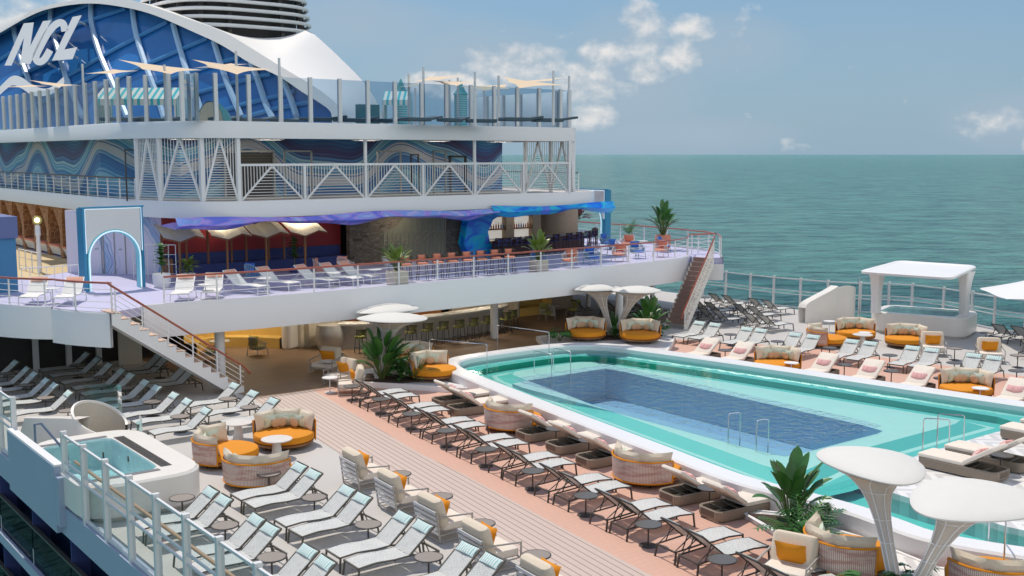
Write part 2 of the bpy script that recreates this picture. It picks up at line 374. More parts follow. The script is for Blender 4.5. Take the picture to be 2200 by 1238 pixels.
def planks(name, c1, c2, gap, wdt, ang, rough=.6):
    m_, t, b = nt(name); v = coords(t); mp = NN(t, 'ShaderNodeMapping'); mp.inputs['Rotation'].default_value = (0, 0, ang); t.links.new(v, mp.inputs[0])
    br = NN(t, 'ShaderNodeTexBrick'); br.inputs['Scale'].default_value = 1; br.inputs['Brick Width'].default_value = 60.0; br.inputs['Row Height'].default_value = wdt; br.inputs['Mortar Size'].default_value = wdt * .07
    br.inputs['Color1'].default_value = (*c1, 1); br.inputs['Color2'].default_value = (*c2, 1); br.inputs['Mortar'].default_value = (*gap, 1); br.offset = .37
    t.links.new(mp.outputs[0], br.inputs['Vector'])
    mp2 = NN(t, 'ShaderNodeMapping'); mp2.inputs['Rotation'].default_value = (0, 0, ang); mp2.inputs['Scale'].default_value = (.8, 9, 1); t.links.new(v, mp2.inputs[0])
    n = noise(t, mp2.outputs[0], 3, 5)
    c = mixc(t, MM(t, 'MULTIPLY', n, .35), br.outputs['Color'], tuple(x * .55 for x in c1))
    t.links.new(c, b.inputs['Base Color']); b.inputs['Roughness'].default_value = rough; return m_
deck_planks = planks('pale_pink_decking', (.58, .46, .40), (.60, .48, .42), (.22, .15, .13), .17, radians(-81.9), .65)
bar_planks = planks('brown_teak_decking', (.30, .19, .115), (.34, .22, .135), (.09, .05, .03), .19, radians(0), .6)
def tiles(name, c1, c2, gap, sx, sy, rough=.5):
    m_, t, b = nt(name); v = coords(t)
    br = NN(t, 'ShaderNodeTexBrick'); br.inputs['Scale'].default_value = 1; br.inputs['Brick Width'].default_value = sx; br.inputs['Row Height'].default_value = sy; br.inputs['Mortar Size'].default_value = .008
    br.inputs['Color1'].default_value = (*c1, 1); br.inputs['Color2'].default_value = (*c2, 1); br.inputs['Mortar'].default_value = (*gap, 1)
    t.links.new(v, br.inputs['Vector']); n = noise(t, v, .7, 5)
    t.links.new(mixc(t, MM(t, 'MULTIPLY', n, .3), br.outputs['Color'], tuple(x * .8 for x in c1)), b.inputs['Base Color']); b.inputs['Roughness'].default_value = rough; return m_
coral = tiles('coral_rubber_tile', (.64, .385, .295), (.625, .375, .287), (.58, .345, .262), .18, .18, .7)
deckgray = mat('pale_grey_deck_paint', (.51, .485, .46), .6, var=.07, scale=.5)
def chevron(name, c1, c2):
    m_, t, b = nt(name); v = coords(t); s_ = NN(t, 'ShaderNodeSeparateXYZ'); t.links.new(v, s_.inputs[0])
    zz = MM(t, 'ABSOLUTE', MM(t, 'SUBTRACT', MM(t, 'FRACT', MM(t, 'MULTIPLY', s_.outputs[0], 1.1)), .5))
    p = MM(t, 'FRACT', MM(t, 'ADD', MM(t, 'MULTIPLY', s_.outputs[1], 2.3), MM(t, 'MULTIPLY', zz, 2.2)))
    n = noise(t, v, 5, 3)
    f = MM(t, 'MULTIPLY', MM(t, 'GREATER_THAN', p, .5), MM(t, 'ADD', .5, n), True)
    t.links.new(mixc(t, f, c1, c2), b.inputs['Base Color']); b.inputs['Roughness'].default_value = .35; return m_
chev = chevron('white_grey_chevron_tile', (.80, .78, .75), (.62, .60, .585))
fishtile = tiles('white_scale_tile', (.74, .72, .72), (.68, .66, .68), (.50, .49, .52), .12, .09, .35)
deck1floor = mat('lavender_deck', (.50, .49, .68), .55, var=.05, scale=.8)

def mural(name, seed=0.0, kx=.72, amp=.80, cols=None, off=-.15):
    m_, t, b = nt(name); v = coords(t); s_ = NN(t, 'ShaderNodeSeparateXYZ'); t.links.new(v, s_.inputs[0])
    xy = MM(t, 'ADD', s_.outputs[0], MM(t, 'MULTIPLY', s_.outputs[1], .8))
    w1 = MM(t, 'MULTIPLY', MM(t, 'SINE', MM(t, 'ADD', MM(t, 'MULTIPLY', xy, kx), seed)), amp)
    w2 = MM(t, 'MULTIPLY', MM(t, 'SINE', MM(t, 'ADD', MM(t, 'MULTIPLY', xy, kx * 2.3), seed * 2)), amp * .3)
    n = MM(t, 'MULTIPLY', MM(t, 'SUBTRACT', noise(t, v, .3, 1), .5), 1.0)
    p = MM(t, 'ADD', MM(t, 'ADD', s_.outputs[2], w1), MM(t, 'ADD', w2, n))
    f = MM(t, 'FRACT', MM(t, 'ADD', MM(t, 'MULTIPLY', p, .25), off))
    fine = MM(t, 'SINE', MM(t, 'ADD', MM(t, 'MULTIPLY', p, 34), MM(t, 'MULTIPLY', noise(t, v, .9, 2), 5)))
    f2 = MM(t, 'ADD', f, MM(t, 'MULTIPLY', fine, .03))
    c = ramp(t, f2, cols or [(0, (.05, .06, .18)), (.10, (.05, .16, .40)), (.22, (.12, .36, .58)), (.34, (.34, .58, .68)), (.40, (.08, .26, .50)), (.52, (.05, .13, .36)), (.57, (.10, .30, .52)), (.60, (.52, .52, .56)), (.70, (.56, .55, .58)), (.715, (.05, .16, .42)), (.79, (.14, .42, .60)), (.83, (.46, .66, .66)), (.86, (.10, .28, .54)), (.93, (.06, .06, .18)), (1, (.06, .05, .17))])
    t.links.new(c, b.inputs['Base Color']); b.inputs['Roughness'].default_value = .5; return m_
mural_m = mural('painted_wave_mural', 1.2)
def drape():
    m_, t, b = nt('painted_blue_drape'); v = coords(t); s_ = NN(t, 'ShaderNodeSeparateXYZ'); t.links.new(v, s_.inputs[0])
    q = MM(t, 'ADD', MM(t, 'MULTIPLY', s_.outputs[0], .62), MM(t, 'MULTIPLY', MM(t, 'SINE', MM(t, 'MULTIPLY', s_.outputs[2], 1.3)), .22)); q = MM(t, 'ADD', q, MM(t, 'MULTIPLY', noise(t, v, .8, 2), .25))
    fine = MM(t, 'MULTIPLY', MM(t, 'SINE', MM(t, 'ADD', MM(t, 'MULTIPLY', q, 70), MM(t, 'MULTIPLY', noise(t, v, 1.5, 2), 6))), .05)
    c = ramp(t, MM(t, 'ADD', MM(t, 'FRACT', q), fine), [(0, (.68, .66, .78)), (.52, (.70, .68, .80)), (.57, (.50, .62, .78)), (.63, (.22, .38, .66)), (.68, (.55, .66, .80)), (.74, (.26, .32, .60)), (.80, (.62, .62, .78)), (1, (.68, .66, .78))])
    t.links.new(c, b.inputs['Base Color']); b.inputs['Roughness'].default_value = .5; return m_
mural_p = drape()
def swirl(name, stops, sc=.5, dist=2.2):
    m_, t, b = nt(name); v = coords(t); n = NN(t, 'ShaderNodeTexNoise'); n.inputs['Scale'].default_value = sc; n.inputs['Detail'].default_value = 4; n.inputs['Distortion'].default_value = dist
    mp = NN(t, 'ShaderNodeMapping'); mp.inputs['Scale'].default_value = (1, 1, 2.4); t.links.new(v, mp.inputs[0]); t.links.new(mp.outputs[0], n.inputs['Vector'])
    t.links.new(ramp(t, n.outputs[0], stops), b.inputs['Base Color']); b.inputs['Roughness'].default_value = .35; return m_
wave_purple = swirl('purple_blue_swirl', [(0, (.10, .10, .48)), (.4, (.16, .20, .80)), (.5, (.48, .32, .82)), (.57, (.18, .36, .85)), (.66, (.60, .52, .88)), (.8, (.10, .16, .70))])
wave_blue = swirl('vivid_ocean_swirl', [(0, (.0, .06, .45)), (.38, (.0, .16, .80)), (.48, (.0, .42, .90)), (.55, (.02, .55, .72)), (.62, (.04, .22, .85)), (.75, (.30, .24, .80)), (.9, (.0, .3, .85))])
def stonewall(name, c1, c2, gap, scale, sy=1.0):
    m_, t, b = nt(name); v = coords(t); mp = NN(t, 'ShaderNodeMapping'); mp.inputs['Scale'].default_value = (1, 1, sy); t.links.new(v, mp.inputs[0])
    vo = NN(t, 'ShaderNodeTexVoronoi', feature='DISTANCE_TO_EDGE'); vo.inputs['Scale'].default_value = scale; t.links.new(mp.outputs[0], vo.inputs['Vector'])
    vc = NN(t, 'ShaderNodeTexVoronoi'); vc.inputs['Scale'].default_value = scale; t.links.new(mp.outputs[0], vc.inputs['Vector'])
    sc = NN(t, 'ShaderNodeSeparateColor'); t.links.new(vc.outputs['Color'], sc.inputs[0])
    c = mixc(t, sc.outputs[0], c1, c2); e = MM(t, 'LESS_THAN', vo.outputs['Distance'], .035)
    t.links.new(mixc(t, e, c, gap), b.inputs['Base Color']); b.inputs['Roughness'].default_value = .8
    bump(t, b, MM(t, 'MINIMUM', vo.outputs['Distance'], .12), .6, .15); return m_
brownstone = stonewall('brown_crazy_stone', (.22, .10, .05), (.34, .17, .08), (.45, .28, .16), 3.2)
greystone = stonewall('grey_stacked_stone', (.12, .105, .08), (.19, .165, .13), (.06, .05, .04), 2.6, 3.4)
def redwall():
    m_, t, b = nt('red_chevron_panel'); v = coords(t)
    wv = NN(t, 'ShaderNodeTexWave'); wv.inputs['Scale'].default_value = 4.5; wv.inputs['Distortion'].default_value = .3; wv.bands_direction = 'DIAGONAL'; t.links.new(v, wv.inputs['Vector'])
    t.links.new(mixc(t, wv.outputs['Fac'], (.22, .012, .02), (.34, .03, .03)), b.inputs['Base Color']); b.inputs['Roughness'].default_value = .6; return m_
redwall_m = redwall()
def leafmat(name, c1, c2):
    m_, t, b = nt(name); v = coords(t); n = noise(t, v, 4, 3)
    t.links.new(mixc(t, n, c1, c2), b.inputs['Base Color']); b.inputs['Roughness'].default_value = .35
    return m_
leaf_d = leafmat('deep_green_leaf', (.02, .085, .018), (.075, .22, .04)); leaf_l = leafmat('yellow_green_leaf', (.09, .17, .02), (.22, .28, .05)); stemm = mat('plant_stem', (.09, .13, .03), .6)
def seamat():
    m_, t, b = nt('sea_water'); v = coords(t)
    mp = NN(t, 'ShaderNodeMapping'); mp.inputs['Rotation'].default_value = (0, 0, YAW); t.links.new(v, mp.inputs[0])
    mps = NN(t, 'ShaderNodeMapping'); mps.inputs['Scale'].default_value = (.55, 1.0, 1); t.links.new(mp.outputs[0], mps.inputs[0]); u = mps.outputs[0]
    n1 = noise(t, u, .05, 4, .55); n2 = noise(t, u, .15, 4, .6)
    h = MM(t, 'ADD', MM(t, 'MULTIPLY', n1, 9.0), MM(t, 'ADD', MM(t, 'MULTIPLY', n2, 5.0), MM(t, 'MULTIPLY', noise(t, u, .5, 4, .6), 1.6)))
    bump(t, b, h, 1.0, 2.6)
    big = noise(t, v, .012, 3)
    chop_shading = MM(t, 'MULTIPLY', MM(t, 'SUBTRACT', MM(t, 'ADD', MM(t, 'MULTIPLY', n1, .5), MM(t, 'MULTIPLY', n2, .5)), .40, True), 4.6, True)  # trough shade and backlit crests are put into the base colour
    t.links.new(mixc(t, chop_shading, (.024, .140, .135), mixc(t, big, (.10, .37, .305), (.13, .42, .34))), b.inputs['Base Color'])
    b.inputs['Roughness'].default_value = .16; b.inputs['IOR'].default_value = 1.33; b.inputs['Specular IOR Level'].default_value = .40; return m_
sea_m = seamat()
def poolwater(name, tint, ripple, scale, rough=.03, refl=.75):
    m_ = bpy.data.materials.new(name); m_.use_nodes = True; t = m_.node_tree; t.nodes.clear(); v = coords(t)
    o = NN(t, 'ShaderNodeOutputMaterial'); tr = NN(t, 'ShaderNodeBsdfTransparent'); tr.inputs[0].default_value = (*tint, 1)
    gl = NN(t, 'ShaderNodeBsdfGlossy'); gl.inputs['Roughness'].default_value = rough
    fr = NN(t, 'ShaderNodeFresnel'); fr.inputs[0].default_value = 1.33
    h = MM(t, 'ADD', noise(t, v, scale, 2, .5), MM(t, 'MULTIPLY', noise(t, v, scale * 2.3, 1), .35))
    n = NN(t, 'ShaderNodeBump'); n.inputs['Strength'].default_value = min(1, ripple); n.inputs['Distance'].default_value = .12 if ripple < .95 else .12; t.links.new(h, n.inputs['Height'])
    t.links.new(n.outputs[0], gl.inputs['Normal']); t.links.new(n.outputs[0], fr.inputs['Normal'])
    mx = NN(t, 'ShaderNodeMixShader'); t.links.new(MM(t, 'MULTIPLY', fr.outputs[0], refl, True), mx.inputs[0]); t.links.new(tr.outputs[0], mx.inputs[1]); t.links.new(gl.outputs[0], mx.inputs[2]); t.links.new(mx.outputs[0], o.inputs[0]); return m_
water_pool = poolwater('pool_water', (.76, .965, .955), .10, 1.2)
water_deep = poolwater('rippled_deep_water', (.66, .82, .94), 1.0, 3.0, .03, .95)
water_tub = poolwater('bubbling_tub_water', (.80, .97, .99), .8, 6, .05, .8)
pool_turq = mat('turquoise_pool_lining', (.16, .60, .56), .5, var=.04, scale=1.5)
pool_pale = mat('pale_aqua_pool_step', (.66, .82, .79), .5, var=.04, scale=1.5)
pool_green = mat('shaded_pool_riser', (.0, .46, .33), .5, var=.05)  # step riser in shadow: its shade is put into this green
pool_deep = tiles('blue_mosaic_pool_floor', (.46, .64, .78), (.52, .70, .83), (.43, .61, .76), .16, .16, .4)
tub_floor = mat('tub_floor_blue', (.66, .90, .92), .5, var=.3, scale=5)

# ================================================================== SETTING
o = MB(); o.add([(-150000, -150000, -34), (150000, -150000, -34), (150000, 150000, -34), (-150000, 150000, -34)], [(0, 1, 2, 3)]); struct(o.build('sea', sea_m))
# main pool deck, its coverings each 4 mm above the one below
RR = spline([(22.4, -4), (22.6, 20), (23.0, 25.5), (23.6, 29), (23.3, 31.2), (22.0, 33), (21.3, 35.5), (21.0, 38), (21.0, 42), (20.6, 95)], 4)
deckpoly = [(-17.72, -6)] + [(p.x, p.y) for p in RR] + [(-17.72, 95)]
PIN = [(p.x, p.y) for p in spline([(-3.0, 7.4), (-4.1, 9.3), (-4.75, 10.6), (-5.05, 11.6), (-4.95, 12.4), (-4.85, 13.4), (-4.92, 14.8), (-5.05, 16.4), (-4.62, 19.4), (-4.2, 22.3), (-3.86, 24.7), (-3.5, 26.9), (-3.05, 29.6), (-2.7, 31.1), (-2.15, 31.95), (-1.2, 32.3), (1.5, 32.35), (3.1, 32.05), (4.05, 31.2), (4.55, 29.4), (5.3, 25.8), (6.1, 21), (6.9, 16.2), (7.3, 13.6)], 5)]
struct(MB().prism(deckpoly, -2.4, -1.8).build('pool_deck', deckgray))
# deck surface as strips around the pool hole
o = MB()
def sheet(b, poly, z): return b.add([(p[0], p[1], z) for p in poly], [tuple(range(len(poly)))])
COUT = offset(PIN, .62)
L = [(-17.72, p[1]) for p in COUT]
half = len(COUT) // 2
lft = [p for p in COUT[:75]]; 
sheet(o, [(-17.72, -6)] + [(22.4, -6), (22.5, 7.2)] + [(COUT[0][0], 7.2)] + [(-17.72, 7.2)], 0)
sheet(o, [(-17.72, 7.2)] + [p for p in COUT[:70]] + [(-17.72, COUT[69][1])], 0)
sheet(o, [(-17.72, COUT[69][1])] + COUT[69:92] + [(21.0, COUT[91][1]), (21.0, 95), (-17.72, 95)], 0)
sheet(o, [(p.x, p.y) for p in RR if p.y < COUT[91][1]] + [(22, COUT[91][1])] + COUT[91:], 0)
struct(o.build('deck_surface', deckgray))
o = MB(); sheet(o, [(-11.0, 7.8), (-10.03, 15.6), (-9.2, 21.7), (-9.0, 24), (-7.5, 32.9), (-9.67, 32.9), (-10.2, 28.6), (-10.5, 26.5), (-10.75, 24.8), (-11.2, 20.1), (-11.54, 17.7), (-11.8, 15.6), (-12.6, 7.8)], .004); struct(o.build('plank_walkway', deck_planks))
o = MB(); sheet(o, [(-11.0, 7.8), (-5.0, 7.8)] + [(p[0] - .02, p[1]) for p in COUT[6:70]] + [(-3.6, 32.9), (-7.5, 32.9), (-9.0, 24), (-9.2, 21.7), (-10.03, 15.6)], .0045); struct(o.build('coral_deck', coral))
o = MB(); sheet(o, [(p[0] + .02, p[1]) for p in reversed(COUT[86:])] + [(5.2, 34.2), (8.9, 33.6), (10.6, 31), (12.4, 27.5), (13.1, 22.5), (13.9, 17), (14.2, 13)], .004); struct(o.build('coral_deck_starboard', coral))
o = MB(); sheet(o, [(-9.67, 32.9), (-6.1, 32.9), (-6.1, 34.3), (9.4, 34.3), (10.5, 36), (16, 37), (16, 47), (-10.5, 47)], .008); struct(o.build('bar_floor', bar_planks))
# ---- pool basin
n0 = next(i for i, p in enumerate(PIN) if p[1] > 15.1)
LOOP = PIN[n0:]; LOOP = [p for p in LOOP if p[1] > 15.1] + [(6.9, 15.15), (3, 15.15), (-1, 15.12), (-1.6, 14.95), (-3.1, 14.7), (-4.9, 14.9)]
def inset(d): return offset(LOOP, -d, True)
def ring(b, A, B, za, zb, mi=0): b.grid([[(p[0], p[1], za) for p in A], [(p[0], p[1], zb) for p in B]], mi, False, True); return b
def polar_resample(loop, c, N=96):
    out = []
    for k in range(N):
        t = 2 * pi * k / N; d = (cos(t), sin(t)); best = None
        for i in range(len(loop)):
            a = loop[i]; b = loop[(i + 1) % len(loop)]; ex, ey = b[0] - a[0], b[1] - a[1]; den = d[0] * ey - d[1] * ex
            if abs(den) < 1e-9: continue
            s_ = ((a[0] - c[0]) * ey - (a[1] - c[1]) * ex) / den; u = ((a[0] - c[0]) * d[1] - (a[1] - c[1]) * d[0]) / den
            if s_ > 0 and -1e-6 <= u <= 1 + 1e-6 and (best is None or s_ < best): best = s_
        out.append((c[0] + d[0] * best, c[1] + d[1] * best))
    return out
PC = (0.2, 23.3)
Ls = {d: polar_resample(inset(d), PC) for d in (0, .7, 1.1, 1.3, 1.72)}
DEEP = rrect(0.0, 23.3, 2.25, 5.75, .35, 6); DR = polar_resample(DEEP, PC)
o = MB()
ring(o, Ls[0], Ls[.7], .2, .2, 0); ring(o, Ls[.7], Ls[.7], .2, .0, 2); ring(o, Ls[.7], Ls[1.1], .0, .0, 0); ring(o, Ls[1.1], Ls[1.3], .0, .0, 1)
ring(o, Ls[1.3], Ls[1.72], .0, .17, 0); ring(o, Ls[1.72], DR, .17, .17, 1)
o.add([(-5.2, 7, .0), (-3, 7, .0), (-2.8, 15.2, .0), (-5.1, 15.2, .0)], [(0, 1, 2, 3)], 0)
o.add([(p[0], p[1], .005) for p in [(-5.1, 9), (-4.6, 11), (-4.7, 12.6), (-4.45, 13.2), (-4.6, 14.2), (-5.1, 15)]], [(0, 1, 2, 3, 4, 5)], 1)
struct(o.build('pool_floor', [pool_turq, pool_pale, pool_green]))
o = MB(); ring(o, DR, DR, .175, -.9); o.add([(p[0], p[1], -.9) for p in DR], [tuple(range(len(DR)))]); struct(o.build('deep_pool_floor', pool_deep))
o = MB(); ring(o, Ls[0], DR, .31, .31); sheet(o, [(-5.2, 7), (-3, 7), (-2.8, 15.1), (-5.1, 15.1)], .3095); struct(o.build('pool_water', water_pool))
o = MB(); sheet(o, DR, .316); struct(o.build('deep_pool_water', water_deep))
# coping round the pool
o = MB()
def coping(b, path, wd, z, zi):
    A = path; n = len(A); P0 = offset(A, wd); P1 = offset(A, wd - .05); P2 = offset(A, .05)
    b.grid([[(p[0], p[1], 0) for p in P0], [(p[0], p[1], z - .05) for p in P0], [(p[0], p[1], z) for p in P1], [(p[0], p[1], z) for p in P2], [(p[0], p[1], z - .05) for p in A], [(p[0], p[1], zi) for p in A]])
coping(o, PIN, .62, .5, -.1)
tag(o.build('pool_coping', fascia), 'glossy white raised coping wall wrapped around the long swimming pool', 'pool edge')
# tiled sun island at the aft end of the pool
ISL = [(p.x, p.y) for p in spline([(8.5, 15.05), (4.8, 15.05), (2.9, 15.1), (-1.0, 15.02), (-1.9, 14.85), (-3.0, 14.55), (-3.4, 13.7), (-3.45, 11.7), (-3.5, 10.6), (-2.6, 7.2)], 6)] + [(8.5, 7.2)]
o = MB().prism(ISL[::-1], -.2, .44); tag(o.build('sun_island', chev), 'white and grey chevron tiled platform at the pool end under wicker chaises', 'tiled platform')
# raised planting beds and tiled corners round the pool
def bed(name, poly, h, m_, label, cat, soilpoly=None):
    o = MB().prism(poly, 0, h); t = tag(o.build(name, [m_]), label, cat)
    n = len(poly); q = MB(); q.grid([[(p[0], p[1], 0) for p in offset(poly, -.07, True)], [(p[0], p[1], h + .02) for p in offset(poly, -.06, True)], [(p[0], p[1], h + .03) for p in offset(poly, .0, True)], [(p[0], p[1], h + .004) for p in offset(poly, .05, True)]], 0, True, True)
    q.build('curb', [white], t)
    if soilpoly: MB().prism(soilpoly, h, h + .05).build('soil', soil, t)
    return t
bed('planting_bed', [(-6.05, 32.4), (-5.0, 31.1), (-4.25, 29.95), (-3.6, 29.2), (-3.75, 30.4), (-3.45, 32.2), (-2.7, 33.2), (-2.5, 34.1), (-6.0, 34.1)], .16, fishtile, 'white scale-tiled bed wedged between bar deck and pool coping', 'planting bed', [(-5.9, 32.35), (-5.0, 31.3), (-4.4, 31.2), (-4.3, 32.4), (-5.2, 33.3)])
bed('planting_bed', [(2.9, 33.15), (4.3, 32.6), (5.0, 31.6), (5.5, 29.8), (6.6, 30.4), (9.1, 32.4), (9.2, 34.2), (7.6, 36.0), (4.6, 36.0)], .16, fishtile, 'white scale-tiled bed in front of the two far orange daybeds', 'planting bed', [(6.2, 33.6), (7.3, 33.2), (9.0, 33.0), (9.1, 34.1), (7.2, 35.3)])
bed('planting_bed', [(-6.2, 15.6), (-5.7, 14.9), (-5.6, 12.8), (-5.9, 11.0), (-5.0, 9.6), (-4.4, 8), (-11, 8), (-9.6, 10.6), (-7.8, 12.2), (-6.9, 13.6)], .12, chev, 'white chevron tiled bed beneath the near pair of funnel canopies', 'planting bed', [(-6.35, 15.2), (-5.95, 14.7), (-5.95, 13.9), (-6.75, 12.9), (-7.6, 12.3), (-7.45, 13.0), (-6.7, 14.0)])

# ---- hull outside the port rail
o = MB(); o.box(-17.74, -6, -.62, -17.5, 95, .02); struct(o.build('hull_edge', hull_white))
o = MB()
o.box(-17.3, -6, -14, -17.0, 95, -.62); struct(o.build('hull_side', mat('deep_navy_glazing', (.012, .03, .06), .12, var=.3, scale=1)))
for k in range(5):
    z = -2.25 - k * 2.05
    h = thing('balcony_tier', f'{["upper", "second", "third", "fourth", "lowest"][k]} blue-shaded balcony tier down the ship side below deck', 'balcony', (-17.7, 20, z))
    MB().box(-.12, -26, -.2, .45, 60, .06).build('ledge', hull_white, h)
    for j in range(9):
        MB().box(-.02, -8 + j * 3.2, .06, .01, -8 + j * 3.2 + 3.12, 1.02).build('pane', glass_hull, h)
        MB().box(.0, -8 + j * 3.2 + 3.12, -.0, .4, -8 + j * 3.2 + 3.17, 1.8).build('divider', navy, h)
    MB().box(-.06, -8, 1.02, .04, 21, 1.07).build('handrail', dark, h)

# ------------------------------------------------------------------ decks and fascias of the superstructure
def xs(px, py, y): # x where the pixel ray crosses the plane of constant y
    d = ray(px, py); return CAMP.x + d.x * (y - CAMP.y) / d.y
F1 = [(p.x, p.y) for p in spline([(-12.45, 34.72), (-9.8, 34.55), (-7.9, 34.42), (-3.3, 34.45), (3.3, 34.75), (6.8, 34.95), (10.1, 35.2), (12.6, 35.65), (14.2, 36.4)], 6)]
FL = [(p.x, p.y) for p in spline([(-17.6, 95), (-17.5, 60), (-17.4, 50), (-17.3, 46), (-17.1, 42), (-16.6, 39.4), (-16.0, 37.7), (-15.3, 36.6), (-14.85, 36.15)], 6)]
FB = [(p.x, p.y) for p in spline([(-14.85, 36.15), (-14.5, 35.25), (-14.05, 34.5), (-13.72, 34.05)], 5)]
FR = [(p.x, p.y) for p in spline([(14.95, 35.0), (15.95, 36.0), (16.7, 36.9), (17.2, 37.8), (17.5, 39.2), (17.9, 41.4), (18.0, 44), (17.8, 48), (17.4, 60), (17.4, 95)], 5)]
D1 = FL + FB[1:] + F1 + [(13.75, 35.9), (14.95, 35.0)] + FR[1:]
o = MB().prism(offset(D1, .07), 2.72, 3.0); struct(o.build('balcony_floor', deck1floor))
def fascia_strip(name, path, z0, z1, label, closed=False, th=.12, m_=None):
    A = path; B = offset(path, th)
    o = MB(); o.grid([[(p[0], p[1], z0) for p in B], [(p[0], p[1], z0) for p in A], [(p[0], p[1], z1 - .04) for p in A], [(p[0], p[1], z1) for p in offset(path, .03)], [(p[0], p[1], z1) for p in B], [(p[0], p[1], z0) for p in B]])
    return tag(o.build(name, m_ or fascia), label, 'fascia')
fascia_strip('balcony_fascia', F1, 1.98, 3.06, 'long gently curved glossy white balcony front above the pool bar', th=.14)
fascia_strip('balcony_fascia', FL[12:], 2.02, 3.06, 'grey-white curved fascia along the port edge of the balcony')
fascia_strip('balcony_fascia', FB, 1.92, 3.0, 'bulging white fascia at the stair landing of the port side')
fascia_strip('balcony_fascia', FR, 1.95, 3.05, 'white fascia round the sea side of the starboard terrace')
o = MB(); sheet(o, offset(D1, .15), 2.70); struct(o.build('bar_ceiling', ceilm))
D2 = [(p.x, p.y) for p in spline([(-10.05, 95), (-10.05, 70), (-10.05, 56), (-10.05, 50), (-10.05, 47), (-9.95, 44.4), (-9.55, 42.2), (-8.9, 40.4), (-7.9, 39.5), (-6.4, 39.28), (0, 39.35), (6, 39.4), (10.2, 39.5), (11.2, 39.9), (11.75, 40.8), (11.9, 43), (11.9, 46), (11.9, 52), (11.9, 60)], 6)]
D3 = [(p.x, p.y) for p in spline([(-10.05, 95), (-10.05, 70), (-10.05, 56), (-10.05, 50), (-10.05, 47), (-9.95, 44.4), (-9.55, 42.2), (-8.9, 40.4), (-7.9, 39.5), (-6.4, 39.28), (0, 39.35), (6, 39.4), (9.3, 39.5), (9.85, 39.8), (9.95, 40.6), (9.95, 41.6), (9.95, 44), (9.95, 50), (9.95, 60)], 6)]
struct(MB().prism(offset(D2, .07) + [(11.83, 95)], 5.55, 6.0).build('upper_floor', deckgray))
struct(MB().prism(offset(D3, .07) + [(9.88, 95)], 8.5, 8.985).build('top_floor', deckgray))
fascia_strip('deck_fascia', D2, 5.42, 6.06, 'long white fascia band under the lattice railing')
fascia_strip('deck_fascia', D3, 8.4, 9.03, 'long white fascia band under the glass windbreak')
o = MB().prism([(13.72, 35.9), (14.9, 34.95), (15.05, 35.05), (15.2, 36.2), (14.3, 36.5)], 1.95, 2.71); tag(o.build('landing_block', fascia), 'white block under the starboard stair landing', 'landing')
# interior walls of the two covered floors
def slabwall(name, a, b, z0, z1, th, m_, label, cat='wall'):
    a = Vector((a[0], a[1], 0)); b = Vector((b[0], b[1], 0)); d = (b - a).normalized(); nrm = Vector((-d.y, d.x, 0)) * th
    o = MB().prism([a, b, b + nrm, a + nrm], z0, z1); return tag(o.build(name, m_), label, cat)
slabwall('mural_wall', (-7.3, 44.6), (9.7, 45.2), 6.0, 8.5, .3, mural_m, 'wave mural wall behind the lattice railing of the upper floor')
slabwall('mural_wall', (-8.75, 50.2), (-7.3, 44.6), 6.0, 8.5, .3, mural_m, 'angled wave mural panel at the rounded corner of the upper floor')
slabwall('mural_wall', (-8.75, 72), (-8.75, 50.2), 6.0, 8.5, .3, mural_m, 'wave mural wall running along the port railing of the upper floor')
slabwall('mural_wall', (-11.3, 46.9), (-8.45, 43.45), 3.0, 5.55, .25, mural_p, 'pale blue swirl mural wall with doors seen through the neon arch')
_wa = Vector((-11.3, 46.9, 3.0)); _wb = Vector((-8.45, 43.45, 3.0)); _wd = (_wb - _wa).normalized(); _wn = Vector((_wd.y, -_wd.x, 0))
for k_, (t0, t1) in enumerate(((.22, .36), (.38, .60))):
    dr2 = thing('mural_door', ['narrow painted door leaf in the pale blue wall, left inside the arch', 'wide painted double door in the pale blue wall inside the arch'][k_], 'door', _wa + _wn * .02)
    L_ = (_wb - _wa).length; o = MB()
    for tt in ((t0, t1) if k_ == 0 else (t0, (t0 + t1) / 2, t1)): p_ = _wd * L_ * tt; o.bar(p_, p_ + Vector((0, 0, 2.05)), .03)
    o.bar(_wd * L_ * t0 + Vector((0, 0, 2.05)), _wd * L_ * t1 + Vector((0, 0, 2.05)), .03); o.build('door_frame', silver, dr2)
    p_ = _wd * L_ * (t1 - .03) + Vector((0, 0, 1.0)) + _wn * .03; MB().bar(p_, p_ + _wd * -.14, .03).build('handle', steel, dr2)
o = MB(); sheet(o, [(-9.9, 50.5), (-8.75, 50.5), (-8.75, 75), (-9.9, 75)], 6.01); struct(o.build('turf_strip', turf))
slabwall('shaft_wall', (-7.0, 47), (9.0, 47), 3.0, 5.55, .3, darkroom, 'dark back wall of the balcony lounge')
# doors and frames on the mural
dr = thing('louvred_door', 'black louvred double door in the wave mural wall', 'door', (-4.3, 44.6, 6.0))
MB().box(-1.05, -.1, 0, 1.05, .0, 1.86).build('leaf', dark, dr)
o = MB(); [o.box(-1.1, -.13, 1.32 + k * .11, 1.1, -.1, 1.36 + k * .11) for k in range(5)]; o.build('louvre', taupe, dr)
o = MB(); o.bar((-1.12, -.12, 0), (-1.12, -.12, 1.93), .08); o.bar((1.12, -.12, 0), (1.12, -.12, 1.93), .08); o.bar((-1.16, -.12, 1.93), (1.16, -.12, 1.93), .08); o.build('door_frame', silver, dr)
def frame(name, px0, px1, z1, m_, label, y=44.4, wd=.07):
    x0 = xs(px0, 380, y); x1 = xs(px1, 380, y); o = MB()
    o.bar((x0, y, 6), (x0, y, z1), wd); o.bar((x1, y, 6), (x1, y, z1), wd); o.bar((x0 - wd / 2, y, z1 - wd / 2), (x1 + wd / 2, y, z1 - wd / 2), wd)
    return tag(o.build(name, m_), label, 'frame')
